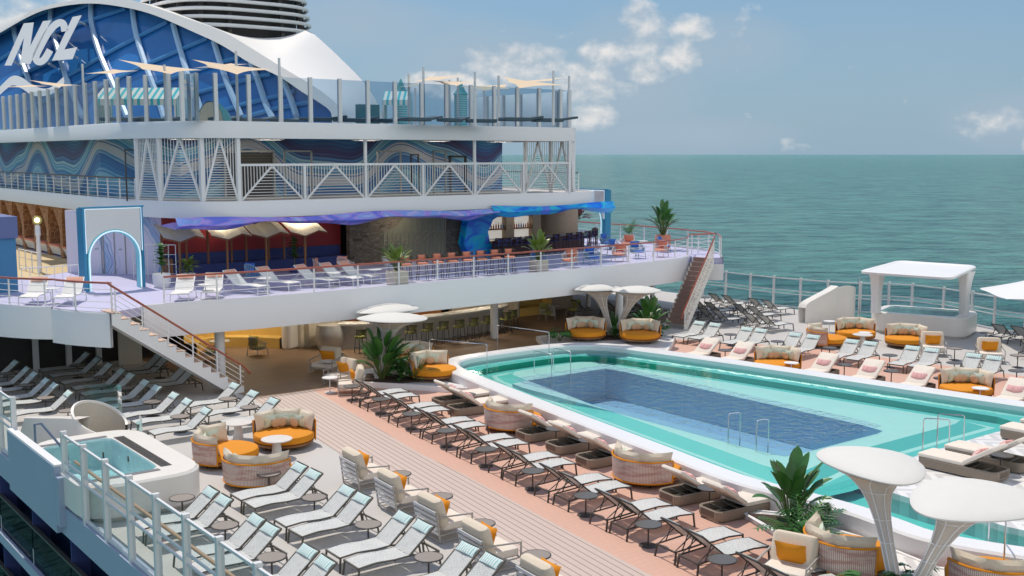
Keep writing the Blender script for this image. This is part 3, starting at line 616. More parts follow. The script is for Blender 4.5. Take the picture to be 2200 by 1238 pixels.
frame('swing_frame', 612, 670, 7.97, silver, 'thin grey tubular frame left of the centre mural column', 42.6)
frame('swing_frame', 812, 861, 7.97, silver, 'thin grey tubular frame right of the centre mural column', 42.6)
frame('swing_frame', 932, 958, 7.97, silver, 'narrow grey tubular frame nearest the black doorway', 42.6)
frame('door_frame', 967, 1000, 7.75, dark, 'black doorway frame at the right end of the mural', 44.2, .1)
frame('door_frame', 884, 899, 7.82, dark, 'small black frame on the mural above the lattice railing', 44.2, .06)
frame('door_frame', 271, 293, 8.0, dark, 'thin black door outline on the angled corner mural', 43.4, .05)
# columns of the upper floor
for px, nm in ((786, 'left'), (1020, 'right')):
    x = xs(px, 380, 39.6); tag(MB().lathe([(.075, 0), (.075, 2.45)], 14).build('column', white, None, (x, 39.62, 6.0)), f'slim white column rising from the lattice railing, {nm} of the two', 'column')

# ------------------------------------------------------------------ railings
def rail_along(path, zb, zt, posts, wires, rail_m, label, name='railing', wr=.011, pw=.045, top_r=.035, top=True, cat='railing', post_m=None):
    P = [Vector((p[0], p[1], 0)) for p in path]; r = thing(name, label, cat, (P[0].x, P[0].y, zb))
    O = Vector((P[0].x, P[0].y, zb))
    dist = [0]
    for a, b in zip(P, P[1:]): dist.append(dist[-1] + (b - a).length)
    def pt(s_):
        for i in range(len(P) - 1):
            if s_ <= dist[i + 1] + 1e-6: return P[i].lerp(P[i + 1], (s_ - dist[i]) / max(1e-6, dist[i + 1] - dist[i]))
        return P[-1]
    n = max(1, round(dist[-1] / posts)); h = zt - zb
    for k in range(n + 1):
        q = pt(dist[-1] * k / n) - Vector((O.x, O.y, 0)); MB().bar((q.x, q.y, 0), (q.x, q.y, h), pw).build('post', post_m or white, r)
    for j in range(wires):
        z = h * (j + .6) / (wires + .6); MB().tube([(p.x - O.x, p.y - O.y, z) for p in P], wr, 5).build('wire', white, r)
    if top: MB().tube([(p.x - O.x, p.y - O.y, h) for p in P], top_r, 8).build('top_rail', rail_m, r)
    return r
front = offset(F1, .16)
rail_along(front[2:], 3.02, 3.9, 1.72, 4, redwood, 'long red-topped wire railing along the balcony front')
rail_along(offset(FL, .2)[28:] + [(p[0], p[1]) for p in offset(FB, .14)[1:]], 3.0, 3.9, 1.5, 4, redwood, 'red-topped wire railing curving round the port stair landing')
rail_along([(14.15, 36.5), (15.1, 37.35)] + offset(FR, .2)[10:40], 3.0, 3.95, 1.9, 4, redwood, 'red-topped wire railing round the sea side of the terrace')
rail_along(offset(FR, .12)[:11] + [(15.15, 37.2)], 3.0, 3.95, 1.2, 2, redwood, 'red-topped railing of the starboard stair landing')
rail_along(offset(D2, .15)[6:34], 6.02, 6.88, 1.25, 5, dark, 'white wire railing with dark top along the upper port side', top_r=.03)
rail_along([(11.6, 41.5), (11.7, 60)], 6.02, 6.9, 2.2, 4, dark, 'wire railing on the seaward edge of the upper floor', top_r=.03)
# lattice railing with triangles
def lattice(a, b, z0, z1, apex, nh, nv, wd=.05):
    'one panel from a to b: inverted V legs meeting at the top, upright bars outside, level bars inside'
    a = Vector((a[0], a[1], 0)); b = Vector((b[0], b[1], 0)); o = MB(); Lp = lambda t, z: a.lerp(b, t) + Vector((0, 0, z))
    o.bar(Lp(.02, z0), Lp(apex, z1), wd * 1.3); o.bar(Lp(.98, z0), Lp(apex, z1), wd * 1.3)
    for k in range(1, nh):
        f = k / nh; z = z0 + (z1 - z0) * f; l = .02 + (apex - .02) * f; r = .98 + (apex - .98) * f
        o.bar(Lp(l, z), Lp(r, z), wd * .42)
    for k in range(1, nv):
        t = k / nv
        zz = z0 + (z1 - z0) * ((t - .02) / (apex - .02) if t < apex else (.98 - t) / (.98 - apex))
        if z1 - zz > .06: o.bar(Lp(t, zz), Lp(t, z1), wd * .42)
    return o
lr = thing('lattice_railing', 'white triangular lattice railing across the front of the upper floor', 'railing', (0, 39.5, 6.0))
pxs = [514, 655, 786, 909, 1020, 1124, 1222]; lx = [xs(p, 420, 39.5) for p in pxs]
for a, b in zip(lx, lx[1:]):
    q = lattice((a, 0), (b, 0), .03, 1.36, .5, 12, 22); q.build('panel', white, lr)
for a in lx: MB().box(a - .05, -.05, 0, a + .05, .05, 1.4).build('post', white, lr)
MB().box(lx[0], -.045, 1.36, lx[-1], .045, 1.45).build('top_rail', white, lr)
ls = thing('lattice_screen', 'tall white zigzag lattice screen wrapping the rounded port corner', 'screen', (0, 0, 6.0))
cb = [at(320, 434, 6.0), at(361, 438, 6.0), at(434, 437, 6.0), at(512, 434, 6.0)]
cb = [Vector((-9.62, 43.0, 0)), Vector((-9.25, 41.6, 0)), Vector((-8.25, 39.95, 0)), Vector((lx[0], 39.5, 0))]
for a, b in zip(cb, cb[1:]):
    lattice(a, b, .03, 2.42, .5, 26, 14, .06).build('panel', white, ls)
for a in cb: MB().box(a.x - .07, a.y - .07, 0, a.x + .07, a.y + .07, 2.45).build('post', white, ls)
ls = thing('lattice_screen', 'tall white zigzag lattice screen at the starboard end of the upper floor', 'screen', (0, 0, 6.0))
cb = [Vector((lx[-1], 39.5, 0)), Vector((9.75, 39.75, 0)), Vector((9.85, 41.5, 0)), Vector((9.85, 43.5, 0))]
for a, b in zip(cb, cb[1:]): lattice(a, b, .03, 2.42, .5, 26, 12, .06).build('panel', white, ls)
for a in cb: MB().box(a.x - .07, a.y - .07, 0, a.x + .07, a.y + .07, 2.45).build('post', white, ls)

# ------------------------------------------------------------------ glass windbreak on the top floor
wbk = thing('glass_windbreak', 'blue glass windbreak with tall white posts around the top floor', 'windbreak', (0, 0, 9.0))
W3 = offset(D3, .25)
fpx = [392, 464, 535, 603, 667, 730, 790, 848, 905, 958, 1011, 1061, 1110, 1157, 1203]
pp = [(xs(p, 262, 39.65), 39.62) for p in fpx]
side = [(-9.82, 44.3 + k * 1.38) for k in range(16)]
corner = [(-8.35, 40.0), (-9.0, 41.0), (-9.45, 42.2), (-9.7, 43.3)]
right = [(9.62, 39.9), (9.7, 40.9)] + [(9.7, 42.3 + 1.4 * k) for k in range(5)]
pts = side[::-1] + corner[::-1] + pp + right
for i, (x, y) in enumerate(pts):
    MB().box(x - .07, y - .07, 0, x + .07, y + .07, 1.78).build('post', gray_steel, wbk)
for (a, b) in zip(pts, pts[1:]):
    MB().add([(a[0], a[1], .04), (b[0], b[1], .04), (b[0], b[1], 1.74), (a[0], a[1], 1.74)], [(0, 1, 2, 3)]).build('pane', glass_blue if a[1] < 43 and a[0] > -5 else glass_rail, wbk)

# ------------------------------------------------------------------ big glazed dome, its arch and shell
PA = Vector((0.0, 44.3, 9)); PB = Vector((-9.9, 72, 9)); pd = (PB - PA).normalized(); pn = Vector((-pd.y, pd.x, 0)) # normal pointing aft-port
if pn.y > 0: pn = -pn
LEAN = radians(30); pt = (pn * cos(LEAN) + Vector((0, 0, sin(LEAN)))).normalized()
def dm(px, py, off=0.0): return onplane(px, py, PA + pt * off, pt)
z1 = lambda L: [(x / 3.1414, y / 3.1414) for x, y in L]
outer = z1([(-500, 420), (-200, 245), (0, 152), (200, 75), (350, 30), (600, -12), (850, -5), (1030, 45), (1250, 122), (1500, 212), (1700, 328), (1900, 452), (2090, 565), (2200, 640), (2300, 735), (2330, 838)])
inner = z1([(-500, 500), (-200, 330), (0, 222), (180, 120), (340, 58), (600, 24), (850, 52), (1050, 106), (1300, 214), (1500, 308), (1690, 428), (1880, 515), (2040, 622), (2150, 690), (2230, 755), (2240, 838)])
hall = thing('glazed_dome', 'huge white arched dome with blue glazing behind the top floor', 'dome', (0, 0, 0))
OA = spline([(p[0], p[1], 0) for p in outer], 4); IA = spline([(p[0], p[1], 0) for p in inner], 4)
o = MB(); rows = [[dm(p.x, p.y, .9) for p in IA], [dm(p.x, p.y, .9) for p in OA], [dm(p.x, p.y, -.3) for p in OA], [dm(p.x, p.y, -.3) for p in IA], [dm(p.x, p.y, .9) for p in IA]]
o.grid(rows); o.build('arch', mat('dome_arch_white', (.74, .72, .69), .5, var=.03), hall)
# shell running back from the arch
backp = [(-160, 150), (0, 68), (120, 34), (250, 12), (340, 14), (420, 50), (490, 78), (560, 82), (620, 78), (660, 66), (700, 96), (740, 134), (770, 164), (795, 195), (812, 224), (828, 268)]
BA = spline([(p[0], p[1], 0) for p in backp], 5); nb = 60
def resam(L_, n):
    d = [0]
    for a, b in zip(L_, L_[1:]): d.append(d[-1] + (b - a).length)
    out = []
    for k in range(n):
        s_ = d[-1] * k / (n - 1); i = max(j for j in range(len(d)) if d[j] <= s_ + 1e-9); i = min(i, len(L_) - 2)
        out.append(L_[i].lerp(L_[i + 1], (s_ - d[i]) / max(1e-9, d[i + 1] - d[i])))
    return out
fr3 = resam([dm(p.x, p.y, -.1) for p in OA], nb); bk3 = resam([onplane(p.x, p.y, PA - pn * 9.5, pn) for p in BA], nb)
rows = []
for k in range(9):
    t = k / 8; bul = sin(t * pi) * .12
    rows.append([a.lerp(b, t) + Vector((0, 0, bul * (.3 + .7 * min(1, max(0, (a.z - 9) / 4))))) for a, b in zip(fr3, bk3)])
dome_white = mat('dome_shell_white', (.80, .78, .75), .5, var=.03, scale=.4)
MB().grid(rows).build('shell', dome_white, hall)
# glazing, ribs
gl_m = mat('deep_blue_glazing', (.03, .18, .48), .1, var=.45, scale=.3)
gpoly = [dm(p.x, p.y, 0) for p in IA] + [dm(-160, 280, 0)]
o = MB(); o.add(gpoly, [tuple(range(len(gpoly)))]); gz = o.build('glazing', gl_m, hall)
ribm = mat('blue_white_mullion', (.42, .60, .80), .35, var=.1); ribm2 = mat('dark_blue_mullion', (.06, .26, .55), .4)
ribs = [[(95, 130), (100, 230), (150, 420), (200, 560), (250, 800)], [(345, 55), (345, 160), (390, 330), (460, 560), (560, 790)], [(615, 25), (620, 160), (670, 350), (760, 560), (860, 790)], [(895, 65), (920, 230), (985, 440), (1060, 640), (1110, 800)], [(1170, 165), (1215, 330), (1275, 520), (1340, 690), (1370, 800)], [(1445, 285), (1490, 430), (1550, 600), (1630, 790)], [(1695, 430), (1740, 540), (1790, 690), (1840, 800)], [(1910, 545), (1960, 660), (2000, 780)], [(-150, 320), (-120, 500), (-60, 800)]]
for R_ in ribs:
    P_ = spline([(*q, 0) for q in z1(R_)], 5); MB().tube([dm(p.x, p.y, .14) for p in P_], .16, 6).build('rib', ribm, hall)
for (a, b) in [((-100, 470), (350, 200)), ((-60, 260), (360, 55)), ((100, 330), (850, 60)), ((-100, 640), (420, 380)), ((450, 520), (1130, 150)), ((300, 180), (600, 30)), ((560, 640), (1400, 260)), ((850, 640), (1620, 385)), ((1160, 680), (1830, 500)), ((1330, 800), (1990, 620)), ((1620, 800), (2090, 690)), ((160, 760), (700, 480))]:
    a, b = z1([a, b]); MB().tube([dm(a[0], a[1], .08), dm((a[0] + b[0]) / 2, (a[1] + b[1]) / 2 - 3, .1), dm(b[0], b[1], .08)], .12, 6).build('brace', ribm2, hall)
# white letters standing off the glazing
sg = thing('ship_lettering', 'big slanted white letters and wave emblem on the blue dome glazing', 'sign', (0, 0, 0))
def letter(name, polys):
    o = MB()
    for poly in polys:
        q = z1(poly); n = len(q); A = [dm(p[0], p[1], 1.5) for p in q]; B = [dm(p[0], p[1], 1.05) for p in q]
        o.add(A + B, [tuple(range(n)), tuple(range(2 * n - 1, n - 1, -1))] + [(i, n + i, n + (i + 1) % n, (i + 1) % n) for i in range(n)])
    return o.build(name, white, sg)
letter('letter_n', [[(30, 443), (160, 158), (228, 152), (205, 310), (290, 143), (345, 137), (205, 432), (135, 430), (162, 255), (78, 443)]])
cc_ = [(p.x, p.y) for p in spline([(438, 212), (425, 160), (385, 160), (330, 215), (275, 310), (242, 385), (262, 418), (300, 400), (338, 338)], 5)]
letter('letter_c', [offset(cc_, 24) + list(reversed(offset(cc_, -24)))])
letter('letter_l', [[(490, 115), (552, 103), (435, 335), (522, 318), (490, 400), (350, 410)]])
up_ = spline([(p[0], p[1], 0) for p in [(-60, 640), (0, 585), (80, 515), (150, 525), (230, 580), (330, 595), (430, 518)]], 6); lo_ = spline([(p[0], p[1], 0) for p in [(-60, 690), (0, 640), (80, 578), (150, 600), (230, 648), (350, 635), (436, 560)]], 6)
letter('wave_emblem', [[(p.x, p.y) for p in up_] + [(p.x, p.y) for p in reversed(lo_)]])
for x, y in [(100, 420), (330, 430), (480, 370), (540, 150), (370, 230)]:
    a = z1([(x, y)])[0]; MB().tube([dm(a[0], a[1], 1.1), dm(a[0] + 14, a[1] + 8, .1)], .07, 6).build('strut', gray_steel, sg)
# ------------------------------------------------------------------ funnel of stacked rings
fc = Vector((3.3, 64.4, 0)); fn = thing('ringed_funnel', 'dark funnel wrapped in stacked white horizontal rings behind the dome', 'funnel', (fc.x, fc.y, 14.1))
def supell(a, b, k, n=56): return [(a * (abs(cos(t)) ** (2 / k)) * (1 if cos(t) >= 0 else -1), b * (abs(sin(t)) ** (2 / k)) * (1 if sin(t) >= 0 else -1)) for t in [2 * pi * i / n for i in range(n)]]
core = supell(3.75, 4.1, 3.2); MB().prism(core, -3, 6.2).build('core', darkroom, fn)
for k in range(11):
    s_ = 1.0 - .014 * k
    MB().tube([(x * s_, y * s_, 0.83 + .455 * k) for x, y in supell(4.5, 4.95, 3.2)], .105, 8, closed=True).build('ring', white, fn)
for k in range(14):
    x, y = supell(4.15, 4.6, 3.2, 14)[k]; MB().bar((x, y, 0), (x * .9, y * .9, 5.6), .22).build('rib', dark, fn)

# ================================================================== FURNITURE KINDS
def make_lounger(fm, sm, hm, name='sling_lounger'):
    def f():
        r = thing(name, '-', 'sun lounger'); hw = .285
        cs = [(-.88, .285), (-.5, .315), (-.1, .29), (.2, .30)]
        o = MB()
        for s_ in (-1, 1):
            o.tube([(x, s_ * hw, z) for x, z in cs] + [(.5, s_ * hw, .275), (.86, s_ * hw, .25)], .017, 6)
        o.bar((-.88, -hw, .285), (-.88, hw, .285), .03); o.bar((.86, -hw, .25), (.86, hw, .25), .03); o.bar((-.1, -hw, .27), (-.1, hw, .27), .025)
        o.build('frame', fm, r)
        bx, bz = .76, .76; o = MB()
        for s_ in (-1, 1):
            o.bar((.2, s_ * hw, .30), (bx, s_ * hw, bz), .03)
            o.bar((.52, s_ * hw * .9, .56), (.66, s_ * hw * .9, .26), .018)
            o.bar((.45, s_ * hw * .9, .50), (.86, s_ * hw * .9, .25), .016)
        o.bar((bx, -hw, bz), (bx, hw, bz), .03); o.build('backrest_frame', fm, r)
        w_ = hw - .012; pr = spline([(x, 0, z + .012) for x, z in cs], 4)
        MB().grid([[(p.x, -w_, p.z), (p.x, -w_ * .33, p.z - .012), (p.x, w_ * .33, p.z - .012), (p.x, w_, p.z)] for p in pr]).build('seat_sling', sm, r)
        MB().grid([[(.2 + (bx - .2) * t, -w_, .312 + (bz - .30) * t), (.2 + (bx - .2) * t + .02, 0, .30 + (bz - .30) * t), (.2 + (bx - .2) * t, w_, .312 + (bz - .30) * t)] for t in (0, .25, .5, .75, 1)]).build('back_sling', sm, r)
        ang = atan2(bz - .30, bx - .2)
        M = T(.2 + (bx - .2) * .84 - .018, 0, .30 + (bz - .3) * .84 + .022, 0, 0, -ang)
        MB().pillow(.20, .54, .034, M, n=6).build('headrest', hm, r)
        for x, zt, dx in ((-.86, .28, -.03), (.84, .25, .04)):
            for s_ in (-1, 1): MB().bar((x, s_ * hw, zt), (x + dx, s_ * (hw + .015), 0), .034, .026).build('leg', fm, r)
        return r
    return f
LNG = Kind(make_lounger(taupe, sling, headrest))
LND = Kind(make_lounger(dark, sling, headrest))
whitesling = mat('white_lounger_fabric', (.74, .73, .70), .8, var=.05); coralhead = mat('coral_headrest', (.72, .36, .26), .8, var=.08)
LNW = Kind(make_lounger(gray_steel, whitesling, coralhead, 'deck_lounger'))
def make_table(tm, rm, r0=.275, h=.45, name='side_table'):
    def f():
        r = thing(name, '-', 'side table')
        MB().lathe([(r0, h - .012), (r0, h + .008), (r0 - .012, h + .012), (r0 - .02, h + .012), (r0 - .02, h - .012), (r0, h - .012)], 28, caps=False).build('rim', rm, r)
        MB().lathe([(0, h - .01), (r0 - .015, h - .01), (r0 - .015, h + .008), (0, h + .008)], 28).build('table_top', tm, r)
        MB().lathe([(.018, .02), (.018, h - .01)], 10).build('stem', rm, r)
        MB().lathe([(.19, 0), (.19, .012), (.03, .02)], 24).build('base', rm, r)
        return r
    return f
TBL = Kind(make_table(tabletop, dark)); TBD = Kind(make_table(darktop, dark)); TBW = Kind(make_table(white, gray_steel, .26, .5))
def make_stone_table(sz=1.0):
    def f():
        r = thing('stone_table', '-', 'coffee table')
        MB().lathe([(0, .46), (.36 * sz, .46), (.40 * sz, .48), (.40 * sz, .50), (0, .50)], 36).build('table_top', stone, r)
        MB().lathe([(.15 * sz, 0), (.15 * sz, .02), (.09 * sz, .46)], 20).build('pedestal', stone, r); return r
    return f
ST = Kind(make_stone_table())
def make_sofa():
    r = thing('round_daybed', '-', 'daybed'); R = .80
    MB().lathe([(R * .9, .12), (R * .97, .13), (R, .2), (0, .2)], 40).build('base', wood_dk, r)
    MB().lathe([(R - .05, .20), (R, .23), (R + .01, .33), (R - .02, .385), (R - .09, .41), (0, .42)], 44).build('seat_cushion', amber, r)
    for k in range(4):
        t = pi / 4 + k * pi / 2; MB().lathe([(.018, 0), (.022, .13)], 8, M=T(R * .75 * cos(t), R * .75 * sin(t), 0)).build('leg', dark, r)
    a0, a1 = radians(-82), radians(82); n = 30
    arc = [(cos(a0 + (a1 - a0) * k / n) * (R + .03), sin(a0 + (a1 - a0) * k / n) * (R + .03)) for k in range(n + 1)]
    wb = MB(); 
    for (rr, inv) in ((0, 1),): wb.grid([[(x, y, .15) for x, y in arc], [(x * 1.03, y * 1.03, .66) for x, y in arc], [(x * 1.0, y * 1.0, .66) for x, y in arc], [(x * .975, y * .975, .15) for x, y in arc]])
    wb.build('woven_back', wovenback, r)
    MB().tube([(x * 1.015, y * 1.015, .67) for x, y in arc] , .022, 6).build('back_rail', amber, r)
    MB().tube([(x, y, .15) for x, y in arc], .02, 6).build('lower_rail', amber, r)
    for s_ in (0, -1): x, y = arc[s_]; MB().bar((x, y, .14), (x * 1.02, y * 1.02, .67), .035).build('end_post', amber, r)
    for k, t in enumerate((-54, 0, 54)):
        t = radians(t); M = T(cos(t) * (R - .12), sin(t) * (R - .12), .64, t) @ Matrix.Rotation(radians(90), 4, 'Y') @ Matrix.Rotation(radians(12), 4, 'Y')
        MB().pillow(.50, .80, .21, M @ Matrix.Rotation(0, 4, 'Z')).build('back_cushion', boucle, r)
    for t, m_ in ((-44, mintpillow), (4, mintpillow), (48, mintpillow)):
        t = radians(t); M = T(cos(t) * (R - .26), sin(t) * (R - .26), .60, t + .1) @ Matrix.Rotation(radians(78), 4, 'Y')
        MB().pillow(.36, .44, .13, M, n=6).build('print_pillow', m_, r)
    for t in (-30, 16, 36):
        t = radians(t); M = T(cos(t) * (R - .37), sin(t) * (R - .37), .57, t) @ Matrix.Rotation(radians(76), 4, 'Y')
        MB().pillow(.30, .30, .11, M, n=8, rnd=True).build('round_pillow', sand, r)
    return r
SOFA = Kind(make_sofa)
def make_armchair():
    r = thing('lounge_armchair', '-', 'armchair'); o = MB()      # backrest towards +x
    for s_ in (-1, 1):
        y = s_ * .46
        o.bar((-.40, y, 0), (-.40, y, .52), .028); o.bar((.36, y, 0), (.44, y, .66), .028); o.bar((-.40, y, .50), (.43, y, .56), .028); o.bar((-.40, y, .05), (.37, y, .05), .022); o.bar((-.38, y, .21), (.38, y, .17), .022)
    o.bar((-.40, -.46, .2), (-.40, .46, .2), .025); o.bar((.44, -.46, .66), (.44, .46, .66), .028); o.bar((.40, -.46, .42), (.40, .46, .42), .025); o.bar((.37, -.46, .05), (.37, .46, .05), .022)
    o.build('frame', silver, r)
    MB().rbox(-.40, -.42, .22, .26, .42, .39, .05).build('seat_cushion', cushion, r)
    MB().rbox(-.12, -.43, -.30, .12, .43, .32, .09, M=T(.27, 0, .58, 0, 0, radians(16))).build('back_cushion', boucle, r)
    MB().pillow(.44, .60, .17, T(.09, 0, .58) @ Matrix.Rotation(radians(72), 4, 'Y')).build('throw_pillow', amber, r)
    o = MB(); [o.bar((.385 + .02 * k, -.44, .2 + .11 * k), (.385 + .02 * k, .44, .2 + .11 * k), .02, .06) for k in range(5)]; o.build('back_slats', gray_steel, r)
    return r
ARM = Kind(make_armchair)
def make_chaise():
    r = thing('wicker_chaise', '-', 'chaise'); hw = .37
    P0 = rrect(0, 0, .98, hw, .16, 5); P1 = rrect(0, 0, .96, hw - .02, .15, 5); P2 = rrect(0, 0, .92, hw - .06, .12, 5)
    o = MB(); n = len(P0); o.grid([[(p[0] * .97, p[1] * .95, .03) for p in P0], [(p[0], p[1], .10) for p in P0], [(p[0], p[1], .24) for p in P0], [(p[0], p[1], .265) for p in P1], [(p[0], p[1], .25) for p in P2], [(p[0], p[1], .08) for p in P2]], 0, True, True)
    o.build('woven_base', rope, r)
    MB().box(-.9, -hw + .07, .07, .9, hw - .07, .09).build('deck_board', dark, r)
    o = MB(); [o.bar((x, -hw + .06, .22), (x, hw - .06, .22), .03) for x in (.3, .62)]; o.build('cross_rail', taupe, r)
    MB().rbox(-.97, -hw + .01, .255, .2, hw - .01, .35, .035).build('seat_cushion', cushion, r)
    MB().rbox(0, -hw + .01, 0, .86, hw - .01, .095, .035, M=T(.17, 0, .275, 0, 0, -radians(34))).build('back_cushion', cushion, r)
    for k, (y, ang) in enumerate(((-.11, .3), (.12, -.2))):
        MB().pillow(.26, .32, .13, T(.36, y, .54, ang) @ Matrix.Rotation(radians(-52), 4, 'Y'), n=6).build('pink_pillow', pinkpillow, r)
    return r
CHS = Kind(make_chaise)
def make_woven_chair(fabric, cord, name):
    def f():
        r = thing(name, '-', 'chair'); o = MB()
        for x, y in ((-.26, -.26), (-.26, .26), (.26, -.26), (.26, .26)): MB().tube([(x, y, .30), (x * 1.15, y * 1.1, 0)], .018, 6).build('leg', cord, r)
        prof = [(radians(-125 + 250 * k / 22)) for k in range(23)]
        top = [(.34 * cos(t), .34 * sin(t), .52 + .24 * max(0, cos(t))) for t in prof]; bot = [(.30 * cos(t), .30 * sin(t), .27) for t in prof]
        o.tube(top, .016, 6); o.tube(bot, .014, 6)
        for a, b in zip(top, bot): o.bar(b, a, .012, .03)
        o.build('woven_frame', cord, r)
        MB().lathe([(0, .28), (.29, .28), (.31, .33), (.27, .38), (0, .39)], 20).build('seat_cushion', fabric, r)
        MB().pillow(.40, .52, .13, T(.23, 0, .60) @ Matrix.Rotation(radians(76), 4, 'Y'), n=6).build('back_cushion', fabric, r)
        return r
    return f
GCH = Kind(make_woven_chair(greenfab, silver, 'woven_chair')); CCH = Kind(make_woven_chair(coralfab, mat('pale_cord', (.62, .5, .46), .6), 'woven_chair')); BCH = Kind(make_woven_chair(bluefab, mat('blue_cord', (.22, .34, .42), .6), 'woven_chair'))
def make_barstool(seatm, cord, name, h=.62, back=True):
    def f():
        r = thing(name, '-', 'bar stool')
        for x, y in ((-.17, -.17), (-.17, .17), (.17, -.17), (.17, .17)): MB().bar((x * .9, y * .9, h), (x * 1.15, y * 1.15, 0), .022).build('leg', cord, r)
        o = MB(); q = .19
        for a, b in (((-q, -q), (q, -q)), ((q, -q), (q, q)), ((q, q), (-q, q)), ((-q, q), (-q, -q))): o.bar((*a, .2), (*b, .2), .018)
        o.build('foot_rest', cord, r)
        MB().rbox(-.20, -.20, h - .02, .18, .20, h + .06, .03).build('seat', seatm, r)
        prof = [radians(-80 + 160 * k / 12) for k in range(13)]
        o = MB(); top = [(.22 * cos(t), .23 * sin(t), h + .33) for t in prof]; o.tube(top, .018, 6); [o.bar((x * .95, y * .95, h), (x, y, z), .035, .012) for x, y, z in top]; o.build('backrest', cord, r)
        MB().pillow(.24, .36, .07, T(.17, 0, h + .23) @ Matrix.Rotation(radians(84), 4, 'Y'), n=6).build('back_pad', seatm, r)
        return r
    return f
BST = Kind(make_barstool(greenfab, dark, 'bar_stool')); PST = Kind(make_barstool(coralfab, dark, 'coral_stool')); DST = Kind(make_barstool(navy, brownchair, 'slatted_stool'))
# ------------------------------------------------------------------ funnel canopies
canopy_top = mat('cream_canopy_fabric', (.66, .645, .61), .7, var=.03, scale=3)
def funnel_canopy(base, ctr, label, ax=1.12, ay=.78, rot=0.0, zc=2.25, z0=.0, egg=.30):
    t = thing('funnel_canopy', label, 'canopy', (base[0], base[1], z0)); dx, dy = ctr[0] - base[0], ctr[1] - base[1]; h = zc - z0
    n = 40; ring = []
    for k in range(n):
        a = 2 * pi * k / n; e = 1 + egg * cos(a); x = ax * cos(a); y = ay * sin(a) * (1 + egg * .9 * cos(a + .5))
        ring.append((x * cos(rot) - y * sin(rot), x * sin(rot) + y * cos(rot)))
    o = MB(); rows = [[(dx + x * s_, dy + y * s_, h + zz) for x, y in ring] for s_, zz in ((.92, -.035), (1.0, -.02), (1.005, .005), (.97, .035), (.8, .085), (.55, .15), (.25, .19), (.0, .2))]
    o.grid(rows, 0, True, True); o.build('top', canopy_top, t)
    prof = [(0, .13, 0), (.2, .115, 0), (.45, .12, 0), (.62, .155, 0), (.74, .215, .1), (.83, .30, .25), (.90, .44, .5), (.95, .62, .8), (.985, .86, 1)]
    rows = []; N2 = n
    for f, s_, mixv in prof:
        lean = f ** 1.15; cx, cy = dx * lean, dy * lean; rr = s_ * .95
        row = []
        for k in range(n):
            a = 2 * pi * k / n; ex, ey = ring[k]; cxr, cyr = rr * 1.0 * cos(a + rot), rr * sin(a + rot)
            kx = ex * s_; ky = ey * s_
            row.append((cx + cxr * (1 - mixv) + kx * mixv, cy + cyr * (1 - mixv) + ky * mixv, h * f * .985))
        rows.append(row)
    MB().grid(rows, 0, True, True).build('stem', canopy_stem, t)
    for k in range(0, n, 5): MB().tube([tuple(Vector(R_[k]) * 1.0 + (Vector(R_[k]) - Vector((dx * (pf[0] ** 1.15), dy * (pf[0] ** 1.15), R_[k][2]))).normalized() * .006) for R_, pf in zip(rows, prof)], .011, 5).build('rib', white, t)
    for f in (2, 3, 5): MB().tube([tuple(Vector(p) + (Vector(p) - Vector((dx * (prof[f][0] ** 1.15), dy * (prof[f][0] ** 1.15), p[2]))).normalized() * .006) for p in rows[f]], .008, 5, closed=True).build('hoop', white, t)
    return t
canopy_stem = mat('champagne_mesh_stem', (.55, .49, .43), .45, .1, var=.08, scale=20)
# ------------------------------------------------------------------ plants
def leaf(b, base, d, ln, wd, droop, up=.0, mi=0, fold=.25, seg=7, petiole=.0, split=False):
    'paddle leaf along direction d (unit, may rise), bending down by droop'
    d = Vector(d).normalized(); side = d.cross(Vector((0, 0, 1)));
    if side.length < .05: side = Vector((1, 0, 0))
    side.normalize(); P_ = []; p = Vector(base); cur = d.copy()
    for k in range(seg + 1):
        P_.append((p.copy(), cur.copy())); cur = (cur + Vector((0, 0, -droop / seg))).normalized(); p = p + cur * ln / seg
    rows = []
    for k, (q, c) in enumerate(P_):
        t = k / seg; wv = wd * (sin(pi * min(1, .06 + t * .94)) ** .62) * (1 if t < 1 else 0.02); nrm = side.cross(c).normalized()
        rows.append([q - side * wv / 2 + nrm * wv * fold, q, q + side * wv / 2 + nrm * wv * fold])
    b.grid(rows, mi)
def frond(b, base, d, ln, wd, droop, n=11, mi=0):
    d = Vector(d).normalized(); p = Vector(base); cur = d.copy(); side = d.cross(Vector((0, 0, 1))).normalized()
    for k in range(n):
        q = p + cur * ln / n
        if k > 1:
            s_ = wd * sin(pi * (k + .5) / (n + 1)) ** .6
            for sg_ in (-1, 1):
                dd = (side * sg_ + cur * .75 + Vector((0, 0, -.12))).normalized(); e = p + dd * s_; u = cur * ln / n * .42
                b.add([p - u * .6, p + u, e + u * .1], [(0, 1, 2)], mi); 
        b.add([p - side * .006, p + side * .006, q + side * .005, q - side * .005], [(0, 1, 2, 3)], mi)
        p = q; cur = (cur + Vector((0, 0, -droop / n))).normalized()
